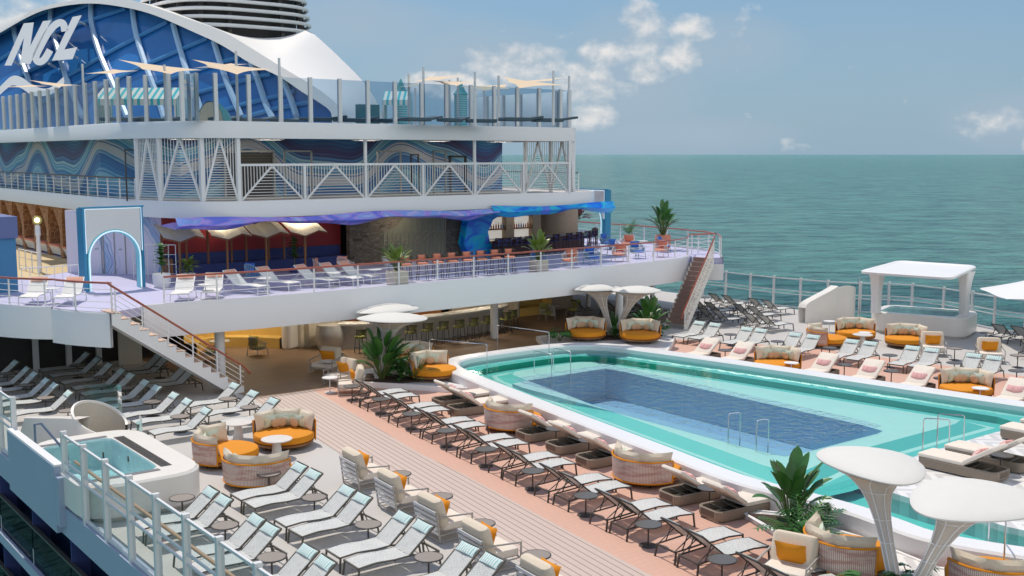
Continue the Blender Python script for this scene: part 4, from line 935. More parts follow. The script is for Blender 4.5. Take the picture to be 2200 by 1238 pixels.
def plant(name, label, loc, kind, s=1.0, pot=None, group=None, seed=0, leafm=None, rot=0):
    rnd = random.Random(seed); t = thing(name, label, 'plant', loc, rot); z0 = 0
    if pot:
        kind_p, pr, ph, pm = pot
        if kind_p == 'box': MB().rbox(-pr, -pr, 0, pr, pr, ph, .03).build('planter', pm, t)
        else: MB().lathe([(pr * .75, 0), (pr * .95, ph * .3), (pr, ph * .8), (pr * .93, ph), (pr * .85, ph), (pr * .8, ph - .05), (0, ph - .05)], 24).build('planter', pm, t)
        z0 = ph - .02
    lm = leafm or leaf_d; b = MB(); st = MB()
    if kind == 'paradise':
        for k in range(24):
            a = k * 2.4 + rnd.uniform(-.3, .3); tilt = .08 + .55 * (k / 24) ** 1.3 + rnd.uniform(0, .12); h = s * rnd.uniform(.55, 1.0) * (1.08 - .5 * (k / 24))
            d = Vector((cos(a) * tilt, sin(a) * tilt, 1)).normalized(); base = Vector((cos(a) * .05, sin(a) * .05, z0)); e = base + d * h
            st.tube([base, base + d * h * .5, e], [.022 * s, .016 * s, .012 * s], 5)
            dl = (d + Vector((cos(a) * .35 * (.3 + tilt), sin(a) * .35 * (.3 + tilt), 0))).normalized()
            leaf(b, e, dl, s * rnd.uniform(.50, .72), s * rnd.uniform(.23, .32), .1 + tilt * 1.1, fold=.16)
        st.build('stalk', stemm, t)
    elif kind == 'palm':
        for k in range(16):
            a = k * 2.4 + rnd.uniform(-.3, .3); tilt = .25 + .9 * (k / 16) + rnd.uniform(0, .2)
            frond(b, (cos(a) * .03, sin(a) * .03, z0), (cos(a) * tilt, sin(a) * tilt, 1), s * rnd.uniform(.75, 1.1), s * .26, .8 + .5 * rnd.random(), 13)
    elif kind == 'bush':
        for k in range(46):
            a = rnd.uniform(0, 2 * pi); tilt = rnd.uniform(.2, 1.6); hh = rnd.uniform(.05, .45) * s
            p = (cos(a) * tilt * .14 * s, sin(a) * tilt * .14 * s, z0 + hh)
            leaf(b, p, (cos(a) * tilt, sin(a) * tilt, rnd.uniform(.4, 1)), s * rnd.uniform(.22, .42), s * rnd.uniform(.09, .16), .9, fold=.15, seg=5)
        for k in range(6): a = k * 1.05; st.tube([(0, 0, z0), (cos(a) * .12 * s, sin(a) * .12 * s, z0 + .4 * s)], .01, 5)
        st.build('stem', stemm, t)
    elif kind == 'fig':
        st.tube([(0, 0, z0), (.03 * s, .01, z0 + .5 * s), (0, 0, z0 + 1.1 * s)], [.02, .016, .01], 6)
        for k in range(20):
            z = z0 + (.28 + .85 * k / 20) * s; a = k * 2.4; leaf(b, (0, 0, z), (cos(a), sin(a), .95), s * rnd.uniform(.30, .42), s * rnd.uniform(.24, .32), 1.0, fold=.08, seg=5)
        st.build('trunk', stemm, t)
    elif kind == 'snake':
        for k in range(22):
            a = k * 2.4; tilt = rnd.uniform(.02, .35); leaf(b, (cos(a) * .08, sin(a) * .08, z0), (cos(a) * tilt, sin(a) * tilt, 1), s * rnd.uniform(.6, 1.05), .06 * s, .1, fold=.3, seg=4)
    elif kind == 'monstera':
        for k in range(12):
            a = k * 2.4 + rnd.uniform(-.3, .3); tilt = .5 + rnd.uniform(0, .8); d = Vector((cos(a) * tilt, sin(a) * tilt, 1)).normalized(); e = Vector((0, 0, z0)) + d * s * rnd.uniform(.35, .7)
            st.tube([(0, 0, z0), e], .01, 5)
            for q in range(-3, 4):
                aa = a + q * .36; leaf(b, e, (cos(aa), sin(aa), .25 - abs(q) * .06), s * (.46 - .05 * abs(q)), s * .10, .9, fold=.08, seg=5)
        st.build('stalk', stemm, t)
    b.build('leaves', lm, t)
    return t
# ------------------------------------------------------------------ steel handrails
def hoop_rail(pts, label, r=.016):
    P_ = [Vector(p) for p in pts]; o = MB(); o.tube(P_, r, 7); t = o.build('pool_handrail', steel); return tag(t, label, 'handrail')

# ================================================================== PLACING THE FURNITURE
def od(i): return ORD[i]
GA = 'grey mesh loungers on the port deck'; GB = 'dark-framed loungers on the coral strip'; GT = 'round side tables between loungers'
# port column nearest the rail-side: feet outboard, heads inboard
c1y = [22.55, 21.86, 20.35, 19.66, 18.12, 17.42, 15.9, 15.2, 13.7, 13.0]
for i, y in enumerate(c1y): LNG.put(-13.88, y, 0, f'{od(i)} mesh lounger aft of the coffee-table daybeds, in the column beside the armchairs', GA)
for i, y in enumerate([23.3, 21.05, 18.78, 16.55, 14.4]): TBL.put(-13.62, y, 0, f'{od(i)} brown-topped side table in the lounger column beside the armchairs', GT)
c0y = [22.0, 21.3, 19.75, 19.05, 17.55, 16.85, 15.3, 14.6]
for i, y in enumerate(c0y): LNG.put(-16.25, y, 0, f'{od(i)} mesh lounger after the hot tub, in the column along the glass rail', GA)
for i, y in enumerate([22.75, 20.5, 18.3, 16.05]): TBL.put(-15.9, y, 0, f'{od(i)} brown-topped side table after the hot tub, along the glass rail', GT)
for i, y in enumerate([40.1, 38.65, 37.6, 36.3, 35.4, 33.95]): LNG.put(-15.75, y, 0, f'{od(i)} lounger from the dark windows, column behind the shower shell', GA)
for i, y in enumerate([39.9, 37.5, 35.2, 33.0]): TBL.put(-15.45, y - .25, 0, f'{od(i)} small table from the dark windows, column behind the shower shell', GT)
for i, y in enumerate([40.25, 39.05, 37.7, 36.5, 35.45, 34.15, 33.1, 31.75, 30.75, 29.3]): LNG.put(-13.35, y, 0, f'{od(i)} lounger from the dark windows, column right of the shower shell', GA)
for i, y in enumerate([39.75, 37.1, 34.85, 32.42, 30.06]): TBL.put(-13.1, y, 0, f'{od(i)} side table from the dark windows, column right of the shower shell', GT)
for i, y in enumerate([38.55, 37.8, 36.0, 35.3]): LNG.put(-11.35, y, 0, f'{od(i)} lounger from the back in the shade under the port staircase', GA)
for i, y in enumerate([31.95, 30.55, 29.25]): LNG.put(-11.35, y, 0, f'{od(i)} sunlit lounger from the staircase foot beside the plank walkway', GA)
for i, (x, y) in enumerate([(-10.85, 37.95), (-11.12, 31.4), (-11.06, 29.95)]): TBL.put(x, y, 0, ['brown side table in the shade behind the port staircase', 'brown side table nearest the foot of the port staircase', 'brown side table right behind the daybed facing the walkway'][i], GT)
# coral strip, port side of the pool: feet to the pool
rowx = lambda y: -7.62 - (30.0 - y) * .125
ry = []
for k in range(9):
    ry += [30.02 - 2.2 * k, 29.3 - 2.2 * k]
AZR = pi + radians(-7.0)
for i, y in enumerate(ry): LND.put(rowx(y) + .93, y - .11, AZR, f'{od(i)} dark-framed lounger from the planting bed in the coral row beside the walkway', GB)
for i in range(10): y = 30.75 - 2.2 * i + .02; TBD.put(rowx(y) + .30, y, 0, f'{od(i)} charcoal side table from the planting bed in the coral lounger row', GT)
# wicker chaises and round daybeds along the pool
CHA = radians(174)
CHL = [(28.15, -4.72), (26.95, -4.98), (23.3, -5.17), (21.85, -5.32), (20.4, -5.52), (16.95, -5.95), (15.62, -6.05)]
for i, (y, x) in enumerate(CHL): CHS.put(x, y, CHA, f'{od(i)} cream-cushioned wicker chaise along the pool wall on the port side', 'wicker chaises round the pool')
for i, (x, y) in enumerate([(-5.05, 27.5), (-5.6, 22.5), (-5.72, 21.05), (-6.35, 16.3)]): TBD.put(x, y, 0, f'{od(i)} charcoal side table between the port wicker chaises', GT)
SG = 'amber round daybeds'
SOFA.put(-11.5, 26.85, radians(54), 'amber round daybed with its seat open to the stone table, beside the plank walkway', SG)
SOFA.put(-13.4, 26.25, radians(150), 'amber round daybed between the port hot tub and the stone table', SG)
SOFA.put(-13.45, 24.15, radians(222), 'amber round daybed showing its woven back, in front of the port hot tub', SG)
SOFA.put(-5.42, 24.65, radians(190), 'amber round daybed with woven back by the pool wall, nearer the planting bed', SG)
SOFA.put(-6.0, 18.65, radians(190), 'amber round daybed with woven back by the pool wall, between wicker chaises near camera', SG)
SOFA.put(7.15, 25.4, radians(28), 'amber round daybed beyond the pool wall, between sea-side wicker chaises, farther one', SG)
SOFA.put(8.6, 18.95, radians(28), 'amber round daybed beyond the pool wall with a white table in front, nearer one', SG)
SOFA.put(13.15, 27.7, radians(135), 'amber round daybed left of the three in front of the canopied hot tub', SG)
SOFA.put(15.4, 27.95, radians(50), 'amber round daybed middle of the three in front of the canopied hot tub', SG)
SOFA.put(15.6, 25.7, radians(20), 'amber round daybed right of the three in front of the canopied hot tub', SG)
SOFA.put(5.8, 34.25, radians(53), 'half-shaded amber round daybed left of the far funnel canopies', SG, .16)
SOFA.put(7.15, 32.45, radians(40), 'half-shaded amber round daybed under the right far funnel canopy', SG, .16)
SOFA.put(-2.85, 34.15, radians(60), 'amber round daybed behind the palms at the pool bar corner, rear one', SG, .02)
SOFA.put(-3.75, 31.35, radians(100), 'amber round daybed hidden behind the palms at the pool corner, front one', SG, .16)
SOFA.put(-7.25, 12.0, radians(165), 'large near amber daybed with striped woven back beside the near funnel canopy', SG, .12)
SOFA.put(-6.2, 9.75, radians(230), 'near amber daybed cut by the bottom edge behind the right funnel canopy', SG, .12)
ST.put(-12.15, 25.97, 0, 'white stone pedestal table amid the three port daybeds', 'stone pedestal tables'); ST.put(-12.2, 28.25, 0, 'white stone pedestal table half hidden behind the port daybeds', 'stone pedestal tables'); ST.put(14.25, 26.8, 0, 'white stone pedestal table amid three daybeds before the canopied tub', 'stone pedestal tables')
for (x, y, l) in [(6.95, 24.6, 'white round table in front of the farther sea-side daybed'), (8.15, 18.2, 'white round table in front of the nearer sea-side daybed'), (-7.25, 32.2, 'white round table beside the sunlit corner armchair'), (-5.9, 34.85, 'white round table in the shade beside the rear corner armchair'), (-3.4, 33.3, 'white round table before the daybed behind the palms'), (16.2, 29.9, 'white round table left of the hot tub steps'), (14.75, 27.05, 'white round table between middle and right daybeds')]: TBW.put(x, y, 0, l, 'white round tables')
for i, (x, y, a) in enumerate([(-11.95, 22.5, 176), (-12.2, 20.45, 176), (-12.4, 18.45, 176), (-12.65, 16.5, 176), (-12.95, 14.3, 176)]): ARM.put(x + .42, y, radians(a), f'{od(i)} slat-backed cream armchair with amber pillow facing the walkway, counted from the daybeds', 'cream armchairs')
for i, (x, y) in enumerate([(-11.2, 21.45), (-11.42, 19.45), (-11.75, 17.45), (-12.0, 15.4)]): TBL.put(x, y, 0, f'{od(i)} brown side table between the walkway armchairs, counted from the daybeds', GT)
ARM.put(-6.75, 31.7, radians(-30), 'cream armchair in full sun at the corner of the planting bed', 'cream armchairs'); ARM.put(-6.35, 33.0, radians(8), 'cream armchair with amber pillow, middle of three by the palms', 'cream armchairs'); ARM.put(-5.7, 35.3, radians(30), 'shaded cream armchair behind the other two by the palms', 'cream armchairs')
ARM.put(14.75, 23.95, radians(38), 'cream armchair with amber pillow facing the pool, nearer the right daybed', 'cream armchairs'); ARM.put(15.15, 21.8, radians(38), 'cream armchair with amber pillow facing the pool, farther right', 'cream armchairs'); ARM.put(-8.55, 12.35, radians(20), 'near cream armchair with amber pillow at the bottom edge by the daybed', 'cream armchairs')
# starboard coral strip
for i, (x, y) in enumerate([(6.5, 28.55), (6.75, 27.1), (7.3, 23.75), (7.55, 22.05), (7.85, 20.35), (8.35, 17.35), (8.6, 15.8)]): CHS.put(x, y, radians(8), f'{od(i)} pink-pillowed wicker chaise beyond the far pool wall, from the bar side', 'wicker chaises round the pool')
for i, (x, y) in enumerate([(8.3, 23.4), (8.6, 21.7), (8.85, 19.95), (7.2, 27.9)]): TBD.put(x, y, 0, f'{["second", "third", "fourth", "first"][i]} charcoal side table among chaises beyond the far pool wall', GT)
for i, (x, y) in enumerate([(10.25, 31.85), (10.4, 31.1), (10.6, 29.55), (10.75, 28.9), (11.0, 27.4), (11.15, 26.65), (11.4, 25.05), (11.55, 24.35), (11.95, 22.8), (12.1, 22.1), (12.3, 20.6), (12.45, 19.9), (12.75, 18.3), (12.9, 17.6)]): LND.put(x - .62, y + .15, radians(10), f'{od(i)} light mesh lounger from the stairs in the sea-side coral row', 'mesh loungers on the sea-side strip')
for i, (x, y) in enumerate([(10.35, 28.0), (10.8, 25.85), (11.2, 23.5), (11.7, 21.2), (12.05, 19.1), (10.2, 30.3)]): TBD.put(x, y, 0, f'{["second", "third", "fourth", "fifth", "sixth", "first"][i]} charcoal side table in the sea-side lounger row from the stairs', GT)
for i, (x, y) in enumerate([(14.45, 22.85), (14.9, 20.6), (18.9, 24.1)]): TBL.put(x, y, 0, ['charcoal side table between the two sea-side armchairs', 'charcoal side table right of the sea-side armchairs', 'side table behind the canopied hot tub corner'][i], GT)
# loungers at the starboard rail, backs towards the pool
for i, (x, y) in enumerate([(18.6, 38.2), (18.6, 37.3), (18.7, 35.7), (18.7, 34.8), (16.5, 34.7), (16.5, 33.85), (14.5, 32.35), (14.6, 31.6), (14.2, 34.8), (14.2, 33.95), (15.9, 36.8), (15.9, 36.0)]): LND.put(x, y, pi - .12, f'{od(i)} dark-framed lounger facing the sea behind the starboard staircase', 'loungers facing the starboard rail')
for i, (x, y) in enumerate([(18.2, 39.1), (18.5, 36.45), (16.3, 35.5), (14.0, 35.6), (14.4, 33.1)]): TBD.put(x, y, 0, f'{od(i)} round table among sea-facing loungers behind the starboard staircase', GT)
for i, (x, y) in enumerate([(20.3, 23.9), (20.4, 23.1), (19.2, 21.5), (19.3, 20.7), (20.7, 21.4), (17.4, 21.1), (17.5, 20.2)]): LND.put(x, y, pi - .12, f'{od(i)} sea-facing mesh lounger to the right of the canopied hot tub', 'loungers facing the starboard rail')
TBD.put(16.9, 19.6, 0, 'charcoal table among the loungers at the right edge by the rail', GT)
# island chaises
for i, (x, y) in enumerate([(-.75, 13.55), (.45, 13.6), (3.3, 13.75), (4.4, 13.8)]): CHS.put(x, y, radians(-88), f'{od(i)} wicker chaise on the chevron tiled platform, counted from its channel side', 'wicker chaises round the pool', .44)
TBD.put(-.15, 13.0, 0, 'charcoal table between chaises on the chevron platform', GT, .44)
# canopies
funnel_canopy((-7.95, 10.5), (-7.42, 11.5), 'white funnel canopy leaning towards the pool, left of the near pair', rot=radians(62), ax=1.22, ay=.84, z0=.12)
funnel_canopy((-8.0, 10.3), (-7.95, 9.35), 'white funnel canopy cut by the picture edge, right of the near pair', rot=radians(8), ax=1.25, ay=.98, z0=.12)
funnel_canopy((7.25, 34.3), (6.35, 34.15), 'white funnel canopy leaning over the far bench, left of the far pair', rot=radians(150), z0=.16, ax=1.05, ay=.72)
funnel_canopy((7.35, 34.15), (7.2, 32.75), 'white funnel canopy in front of the balcony, right of the far pair', rot=radians(-38), z0=.16, ax=1.0, ay=.72)
funnel_canopy((-5.3, 32.4), (-4.85, 32.15), 'white funnel canopy over the palms, front of the pair at the bar', rot=radians(-38), z0=.16, ax=1.2, ay=.8)
funnel_canopy((-5.1, 32.8), (-3.95, 34.0), 'white funnel canopy half hidden behind another above the palms', rot=radians(10), z0=.16, ax=1.3, ay=.75, zc=2.28)
# plants round the pool deck
PD = [('bird_of_paradise', 'tall dark paddle-leaved plant in front of the rear funnel pair by the bar', (-5.25, 32.2, .2), 'paradise', 1.25, 1), ('bird_of_paradise', 'paddle-leaved clump just behind the tall plant near the bar', (-4.75, 32.7, .2), 'paradise', 1.05, 2), ('bush_plant', 'low green bush at the foot of the bar-side canopy', (-4.75, 31.75, .2), 'bush', 1.1, 3), ('fern_palm', 'spreading feathery palm at the tip of the bar-side bed', (-4.45, 31.35, .2), 'palm', .85, 4), ('fern_palm', 'feathery palm right of the canopy stem in the bar-side bed', (-4.4, 32.6, .2), 'palm', 1.15, 5),
      ('bird_of_paradise', 'big green paddle-leaved plant right of the far daybeds by the stairs', (8.55, 33.4, .2), 'paradise', 1.15, 6), ('bush_plant', 'bushy green plant below the tall paddle leaves by the stairs', (8.75, 33.15, .2), 'monstera', .8, 7), ('snake_plant', 'dark spiky plant between the far canopy stems', (7.7, 34.6, .2), 'snake', 1.0, 8), ('monstera_plant', 'dark broad-leaved plant left of the far bench daybed', (4.5, 34.4, .2), 'monstera', .9, 9), ('bush_plant', 'dark foliage between the two far daybeds', (6.9, 33.7, .2), 'bush', .8, 10),
      ('bird_of_paradise', 'large near paddle-leaved plant rising beside the near funnel canopy', (-6.15, 14.2, .17), 'paradise', 1.02, 21), ('monstera_plant', 'split-leaved plant hanging over the pool coping near the camera', (-5.95, 13.85, .17), 'monstera', .8, 12), ('fern_palm', 'near feathery palm in front of the big paddle-leaved plant', (-6.95, 13.35, .17), 'palm', 1.15, 13), ('bush_plant', 'near low green shrub between armchair and daybed', (-7.1, 13.1, .17), 'bush', .9, 14), ('monstera_plant', 'near broad dark leaves at the bottom edge under the funnel stems', (-8.45, 10.5, .12), 'monstera', 1.0, 15), ('monstera_plant', 'split-leaved plant behind the near canopy stems', (-7.2, 10.7, .12), 'monstera', .75, 16), ('monstera_plant', 'leafy plant tip at the lower right picture edge', (-5.3, 8.9, .12), 'monstera', .6, 17)]
for nm, lb, lc, kd, sz, sd_ in PD: plant(nm, lb, lc, kd, sz, seed=sd_)
# pool handrails
def rail_u(a, b, h, label, za=.0, zb=.0):
    a = Vector(a); b = Vector(b); r_ = .06; d = (b - a); d.z = 0; d.normalize()
    ta = Vector((a.x, a.y, h)); tb = Vector((b.x, b.y, h))
    hoop_rail([a, ta - Vector((0, 0, r_)), ta - Vector((0, 0, r_ * .3)) + d * r_ * .3, ta + d * r_, tb - d * r_, tb - Vector((0, 0, r_ * .3)) - d * r_ * .3, tb - Vector((0, 0, r_)), b], label)
rail_u((.2, 15.2, -.2), (.58, 14.72, .44), 1.28, 'steel handrail into the pool from the tiled platform, left of two')
rail_u((.92, 15.25, -.2), (1.3, 14.75, .44), 1.28, 'steel handrail into the pool from the tiled platform, right of two')
rail_u((-2.35, 19.3, -.22), (-2.0, 19.2, -.3), 1.0, 'steel grab rail at the near side of the deep water, farther one')
rail_u((-2.35, 18.35, -.22), (-2.0, 18.25, -.3), 1.0, 'steel grab rail at the near side of the deep water, nearer one')
rail_u((-.45, 29.9, -.22), (-.40, 29.0, -.3), .98, 'steel grab rail at the bar end of the deep water, left of two')
rail_u((.42, 29.9, -.22), (.45, 29.0, -.3), .98, 'steel grab rail at the bar end of the deep water, right of two')
rail_u((-2.6, 33.3, 0), (-1.55, 31.2, -.2), 1.15, 'steel handrail over the far coping beside the tiled bed'); rail_u((1.15, 34.2, 0), (1.7, 31.7, -.2), 1.2, 'steel handrail over the far coping in front of the bar')
rail_u((-5.6, 9.9, .12), (-4.7, 10.7, .1), 1.25, 'white steel handrail across the near channel coping, left of two'); rail_u((-5.2, 8.9, .12), (-4.3, 9.8, .1), 1.25, 'white steel handrail across the near channel coping, right of two')

# ================================================================== STAIRS
def staircase(label, a, b, wd, ztop, n, wall_m, tread_m, side_rail='both', name='staircase'):
    'a: top inner edge point, b: foot; width to the left of the direction a->b'
    A = Vector((a[0], a[1], 0)); B = Vector((b[0], b[1], 0)); d = B - A; ln = d.length; d.normalize(); s_ = Vector((-d.y, d.x, 0)) * wd
    t = thing(name, label, 'staircase', (B.x, B.y, 0)); O = B; run = ln / n; rise = ztop / n
    for off in (0.0, 1.0):
        poly = []
        for k in range(n):
            poly += [(ln - run * k, rise * k), (ln - run * k, rise * (k + 1))]
        poly += [(0, ztop), (0, ztop - .34)] + [(ln - run * 1.6, -.0)]
        o = MB(); th = d.cross(Vector((0, 0, 1))).normalized() * .05 * (1 if off == 0 else -1)
        F = [A + d * x + s_ * off + Vector((0, 0, z)) - O for x, z in poly]; G = [p - th for p in F]; m_ = len(poly)
        o.add(F + G, [tuple(range(m_)), tuple(range(2 * m_ - 1, m_ - 1, -1))] + [(i, m_ + i, m_ + (i + 1) % m_, (i + 1) % m_) for i in range(m_)])
        o.build('stringer', wall_m, t)
    for k in range(n):
        c = A + d * (ln - run * (k + .5)) - O; o = MB(); z = rise * (k + 1)
        P0 = c - d * run * .5; P1 = c + d * run * .58
        o.add([P0 + s_ * .03 + Vector((0, 0, z - .0)), P1 + s_ * .03 + Vector((0, 0, z)), P1 + s_ * .97 + Vector((0, 0, z)), P0 + s_ * .97 + Vector((0, 0, z))] + [p + Vector((0, 0, .03)) for p in [P0 + s_ * .0 + Vector((0, 0, z)), P1 + Vector((0, 0, z)), P1 + s_ + Vector((0, 0, z)), P0 + s_ + Vector((0, 0, z))]],
              [(3, 2, 1, 0), (4, 5, 6, 7), (0, 1, 5, 4), (1, 2, 6, 5), (2, 3, 7, 6), (3, 0, 4, 7)])
        o.add([P0 + s_ * .05 + Vector((0, 0, z)), P0 + s_ * .95 + Vector((0, 0, z)), P0 + s_ * .95 + Vector((0, 0, z + rise)), P0 + s_ * .05 + Vector((0, 0, z + rise))], [(0, 1, 2, 3)]) if k < n - 1 else None
        o.build('tread', tread_m, t)
    for off in ((0, 1) if side_rail == 'both' else (side_rail,)):
        q = lambda x, h: A + d * x + s_ * off + Vector((0, 0, ztop * (1 - x / ln) + h)) - O
        MB().tube([q(-.12, .9), q(0, .88), q(ln, .88), q(ln + .25, .78)], .035, 8).build('handrail', redwood, t)
        for k in range(6): x = ln * (k + .15) / 5.3; MB().bar(q(min(x, ln), .03), q(min(x, ln), .88), .035).build('post', white, t)
        for j in range(4): MB().tube([q(0, .18 + .17 * j), q(ln, .18 + .17 * j)], .011, 5).build('wire', white, t)
    return t
peach = mat('peach_stair_tread', (.62, .44, .33), .6, var=.06); brown_tread = mat('brown_stair_tread', (.30, .20, .17), .6, var=.1)
staircase('white open staircase with peach treads and red handrail, port side', (-13.75, 33.72), (-9.5, 33.9), .98, 3.0, 15, white, peach, 0)
# the starboard flight seen from its front
staircase('brown-treaded staircase with white net sides at the starboard terrace', (14.25, 35.0), (11.7, 34.35), -.95, 3.0, 15, cream_gloss, brown_tread, 0)
net = thing('stair_net', 'white mesh net along the starboard staircase', 'safety net', (11.7, 34.35, 0)); o = MB()
A = Vector((14.25, 35.0, 0)) - Vector((11.7, 34.35, 0)); dd = (-A).normalized()
for k in range(26):
    x = k / 25; p = A.lerp(Vector((0, 0, 0)), x); z = 3.0 * (1 - x); o.bar((p.x - dd.y * -.02, p.y - .03, z), (p.x, p.y - .03, z + .86), .014)
for k in range(7): o.bar((A.x, A.y - .03, 3.0 + .1 + .12 * k), (0, -.03, .1 + .12 * k), .014)
o.build('mesh', cream_gloss, net)

# ================================================================== SHIP-SIDE RAILINGS WITH GLASS
def glass_rail_run(label, pts, h, dbl=True, post_w=.09, z0=0.0, mid=.95, hand=None, gm=None):
    r = thing('glass_railing', label, 'railing', (pts[0][0], pts[0][1], z0)); O = Vector((pts[0][0], pts[0][1], 0)); Q = [Vector((p[0], p[1], 0)) - O for p in pts]
    for q in Q: MB().box(q.x - post_w * .7, q.y - post_w / 2, -.02, q.x + post_w * .7, q.y + post_w / 2, h + .07).build('post', gray_steel, r)
    for a, b in zip(Q, Q[1:]):
        V = Vector((0, 0, 1)); d_ = (b - a).normalized() * post_w * .6; a2 = a + d_; b2 = b - d_
        for nm_, z_, w_ in (('top_bar', h - .02, .05), ('upper_mid_bar', mid + .08, .04), ('lower_mid_bar', mid - .10, .04), ('bottom_bar', .08, .05)): MB().bar(a2 + V * z_, b2 + V * z_, w_).build(nm_, gray_steel, r)
        MB().add([a2 + V * .1, b2 + V * .1, b2 + V * (mid - .11), a2 + V * (mid - .11)], [(0, 1, 2, 3)]).build('lower_pane', gm or glass_clear, r)
        MB().add([a2 + V * (mid + .09), b2 + V * (mid + .09), b2 + V * (h - .04), a2 + V * (h - .04)], [(0, 1, 2, 3)]).build('upper_pane', gm or glass_clear, r)
    if hand:
        MB().tube([q + Vector((hand, 0, mid + .05)) for q in (Q[0], Q[-1])], .035, 8).build('wooden_handrail', teakrail, r)
    return r
glass_rail_run('glass railing with square posts along the port edge, nearest the camera', [(-17.66, 25.05 - 1.43 * k) for k in range(14)], 1.66, hand=.22)
glass_rail_run('glass railing at the port edge beyond the hot tub panel', [(-17.66, 40.8 - 1.42 * k) for k in range(9)], 1.66)
bp = thing('hull_panel', 'pale grey hull panel between the railings beside the port hot tub', 'panel', (-17.8, 25.2, 0))
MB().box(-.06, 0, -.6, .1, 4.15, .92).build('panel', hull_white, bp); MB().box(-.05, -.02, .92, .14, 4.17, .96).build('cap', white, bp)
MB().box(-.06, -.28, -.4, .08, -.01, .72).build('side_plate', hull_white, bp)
RP = [(21.0, 41.8), (20.95, 40.1), (20.95, 38.4), (21.0, 36.9), (21.25, 35.4), (21.6, 34.0), (22.3, 32.6), (23.2, 31.6), (23.65, 30.6), (23.6, 28.9), (23.15, 27.2), (22.6, 25.8), (22.45, 24.3), (22.4, 22.8), (22.4, 21.3), (22.4, 19.8)]
glass_rail_run('white-posted glass railing along the starboard sea side', RP, 1.52, mid=.82, gm=glass_rail)

# ================================================================== HOT TUBS
def tub_body(t, poly, h, inner, wl=.14, m_=cream_gloss):
    o = MB(); q = offset(poly, .07, True)
    o.grid([[(p[0], p[1], .0) for p in offset(poly, .14, True)], [(p[0], p[1], .08) for p in offset(poly, .14, True)], [(p[0], p[1], .1) for p in poly], [(p[0], p[1], h - .05) for p in poly], [(p[0], p[1], h) for p in offset(poly, .05, True)]], 0, True, True)
    N = 64; c = (sum(p[0] for p in inner) / len(inner), sum(p[1] for p in inner) / len(inner))
    A = polar_resample(offset(poly, .05, True), c, N); B = polar_resample(inner, c, N)
    o.grid([[(p[0], p[1], h) for p in A], [(p[0], p[1], h) for p in B]], 0, False, True)
    o.build('shell', m_, t)
    o = MB(); o.grid([[(p[0], p[1], h) for p in B], [(p[0], p[1], h - .7) for p in B]], 0, False, True); o.add([(p[0], p[1], h - .7) for p in B], [tuple(range(N))]); o.build('basin', tub_floor, t)
    MB().add([(p[0], p[1], h - wl) for p in B], [tuple(range(N))]).build('water', water_tub, t)
ht = thing('hot_tub', 'white rounded hot tub with aqua water at the port rail', 'hot tub', (-16.4, 25.2, 0))
tub_body(ht, [(p[0], p[1]) for p in rrect(.02, .55, 1.36, 2.45, .8, 7)], .82, rrect(-.35, .55, .86, 1.75, .3, 5), .06)
o = MB(); [o.box(.55, -1.1 + .1 * k, .824, .8, -1.04 + .1 * k, .832) for k in range(33)]; o.build('drain_grille', dark, ht)
o = MB(); o.box(-1.15, -1.37, .823, .45, -1.2, .829); o.box(-1.15, 2.30, .823, .45, 2.47, .829); o.build('tile_trim', mat('grey_mosaic_trim', (.16, .16, .17), .5, var=.4, scale=20), ht)
o = MB(); o.tube([(-1.2, 2.5, .82), (-1.2, 2.5, 1.35), (-1.1, 2.3, 1.4), (-.72, 1.65, .75), (-.7, 1.6, .4)], .03, 7); o.build('handrail', mat('blue_grey_rail', (.12, .16, .24), .35), ht)
for k in range(3): MB().lathe([(.02, .7), (.02, .83), (0, .84)], 8, M=T(-.1 + .35 * k, .9 - .7 * k, 0)).build('jet', dark, ht)
# curved shower shells (port)
def shell(name, label, loc, rot, r, h0, h1, a0, a1, th=.07, n=26, cat='screen', m_=cream_gloss, glass=None):
    t = thing(name, label, cat, loc, rot); A = [radians(a0 + (a1 - a0) * k / n) for k in range(n + 1)]; H = [h0 + (h1 - h0) * max(0, sin(pi * k / n)) ** .8 for k in range(n + 1)]
    o = MB(); o.grid([[(r * cos(a), r * sin(a), 0) for a in A], [(r * cos(a), r * sin(a), z) for a, z in zip(A, H)], [((r - th) * cos(a), (r - th) * sin(a), z) for a, z in zip(A, H)], [((r - th) * cos(a), (r - th) * sin(a), 0) for a in A]]); o.build('curved_wall', m_, t)
    if glass: MB().grid([[((r - .03) * cos(a), (r - .03) * sin(a), h0 * .4) for a in [radians(glass[0] + (glass[1] - glass[0]) * k / 10) for k in range(11)]], [((r - .03) * cos(a), (r - .03) * sin(a), glass[2]) for a in [radians(glass[0] + (glass[1] - glass[0]) * k / 10) for k in range(11)]]]).build('glass_screen', glass_clear, t)
    return t
mosaic = mat('beige_mosaic', (.56, .50, .42), .4, var=.25, scale=45)
s1 = thing('shower_shell', 'curved white shower wall lined with beige mosaic behind the port tub', 'screen', (-15.75, 28.75, 0)); o = MB(); q_ = MB()
A = [radians(-20 + 300 * k / 40) for k in range(41)]; H = [1.06 + .36 * cos(a - radians(112)) for a in A]; r_ = .68
o.grid([[(r_ * cos(a), r_ * sin(a), 0) for a in A], [(r_ * cos(a), r_ * sin(a), z) for a, z in zip(A, H)], [((r_ - .06) * cos(a), (r_ - .06) * sin(a), z) for a, z in zip(A, H)], [((r_ - .06) * cos(a), (r_ - .06) * sin(a), 0) for a in A]]); o.build('curved_wall', cream_gloss, s1)
q_.grid([[((r_ - .065) * cos(a), (r_ - .065) * sin(a), .02) for a in A], [((r_ - .065) * cos(a), (r_ - .065) * sin(a), z - .06) for a, z in zip(A, H)]]); q_.build('mosaic_lining', mosaic, s1)
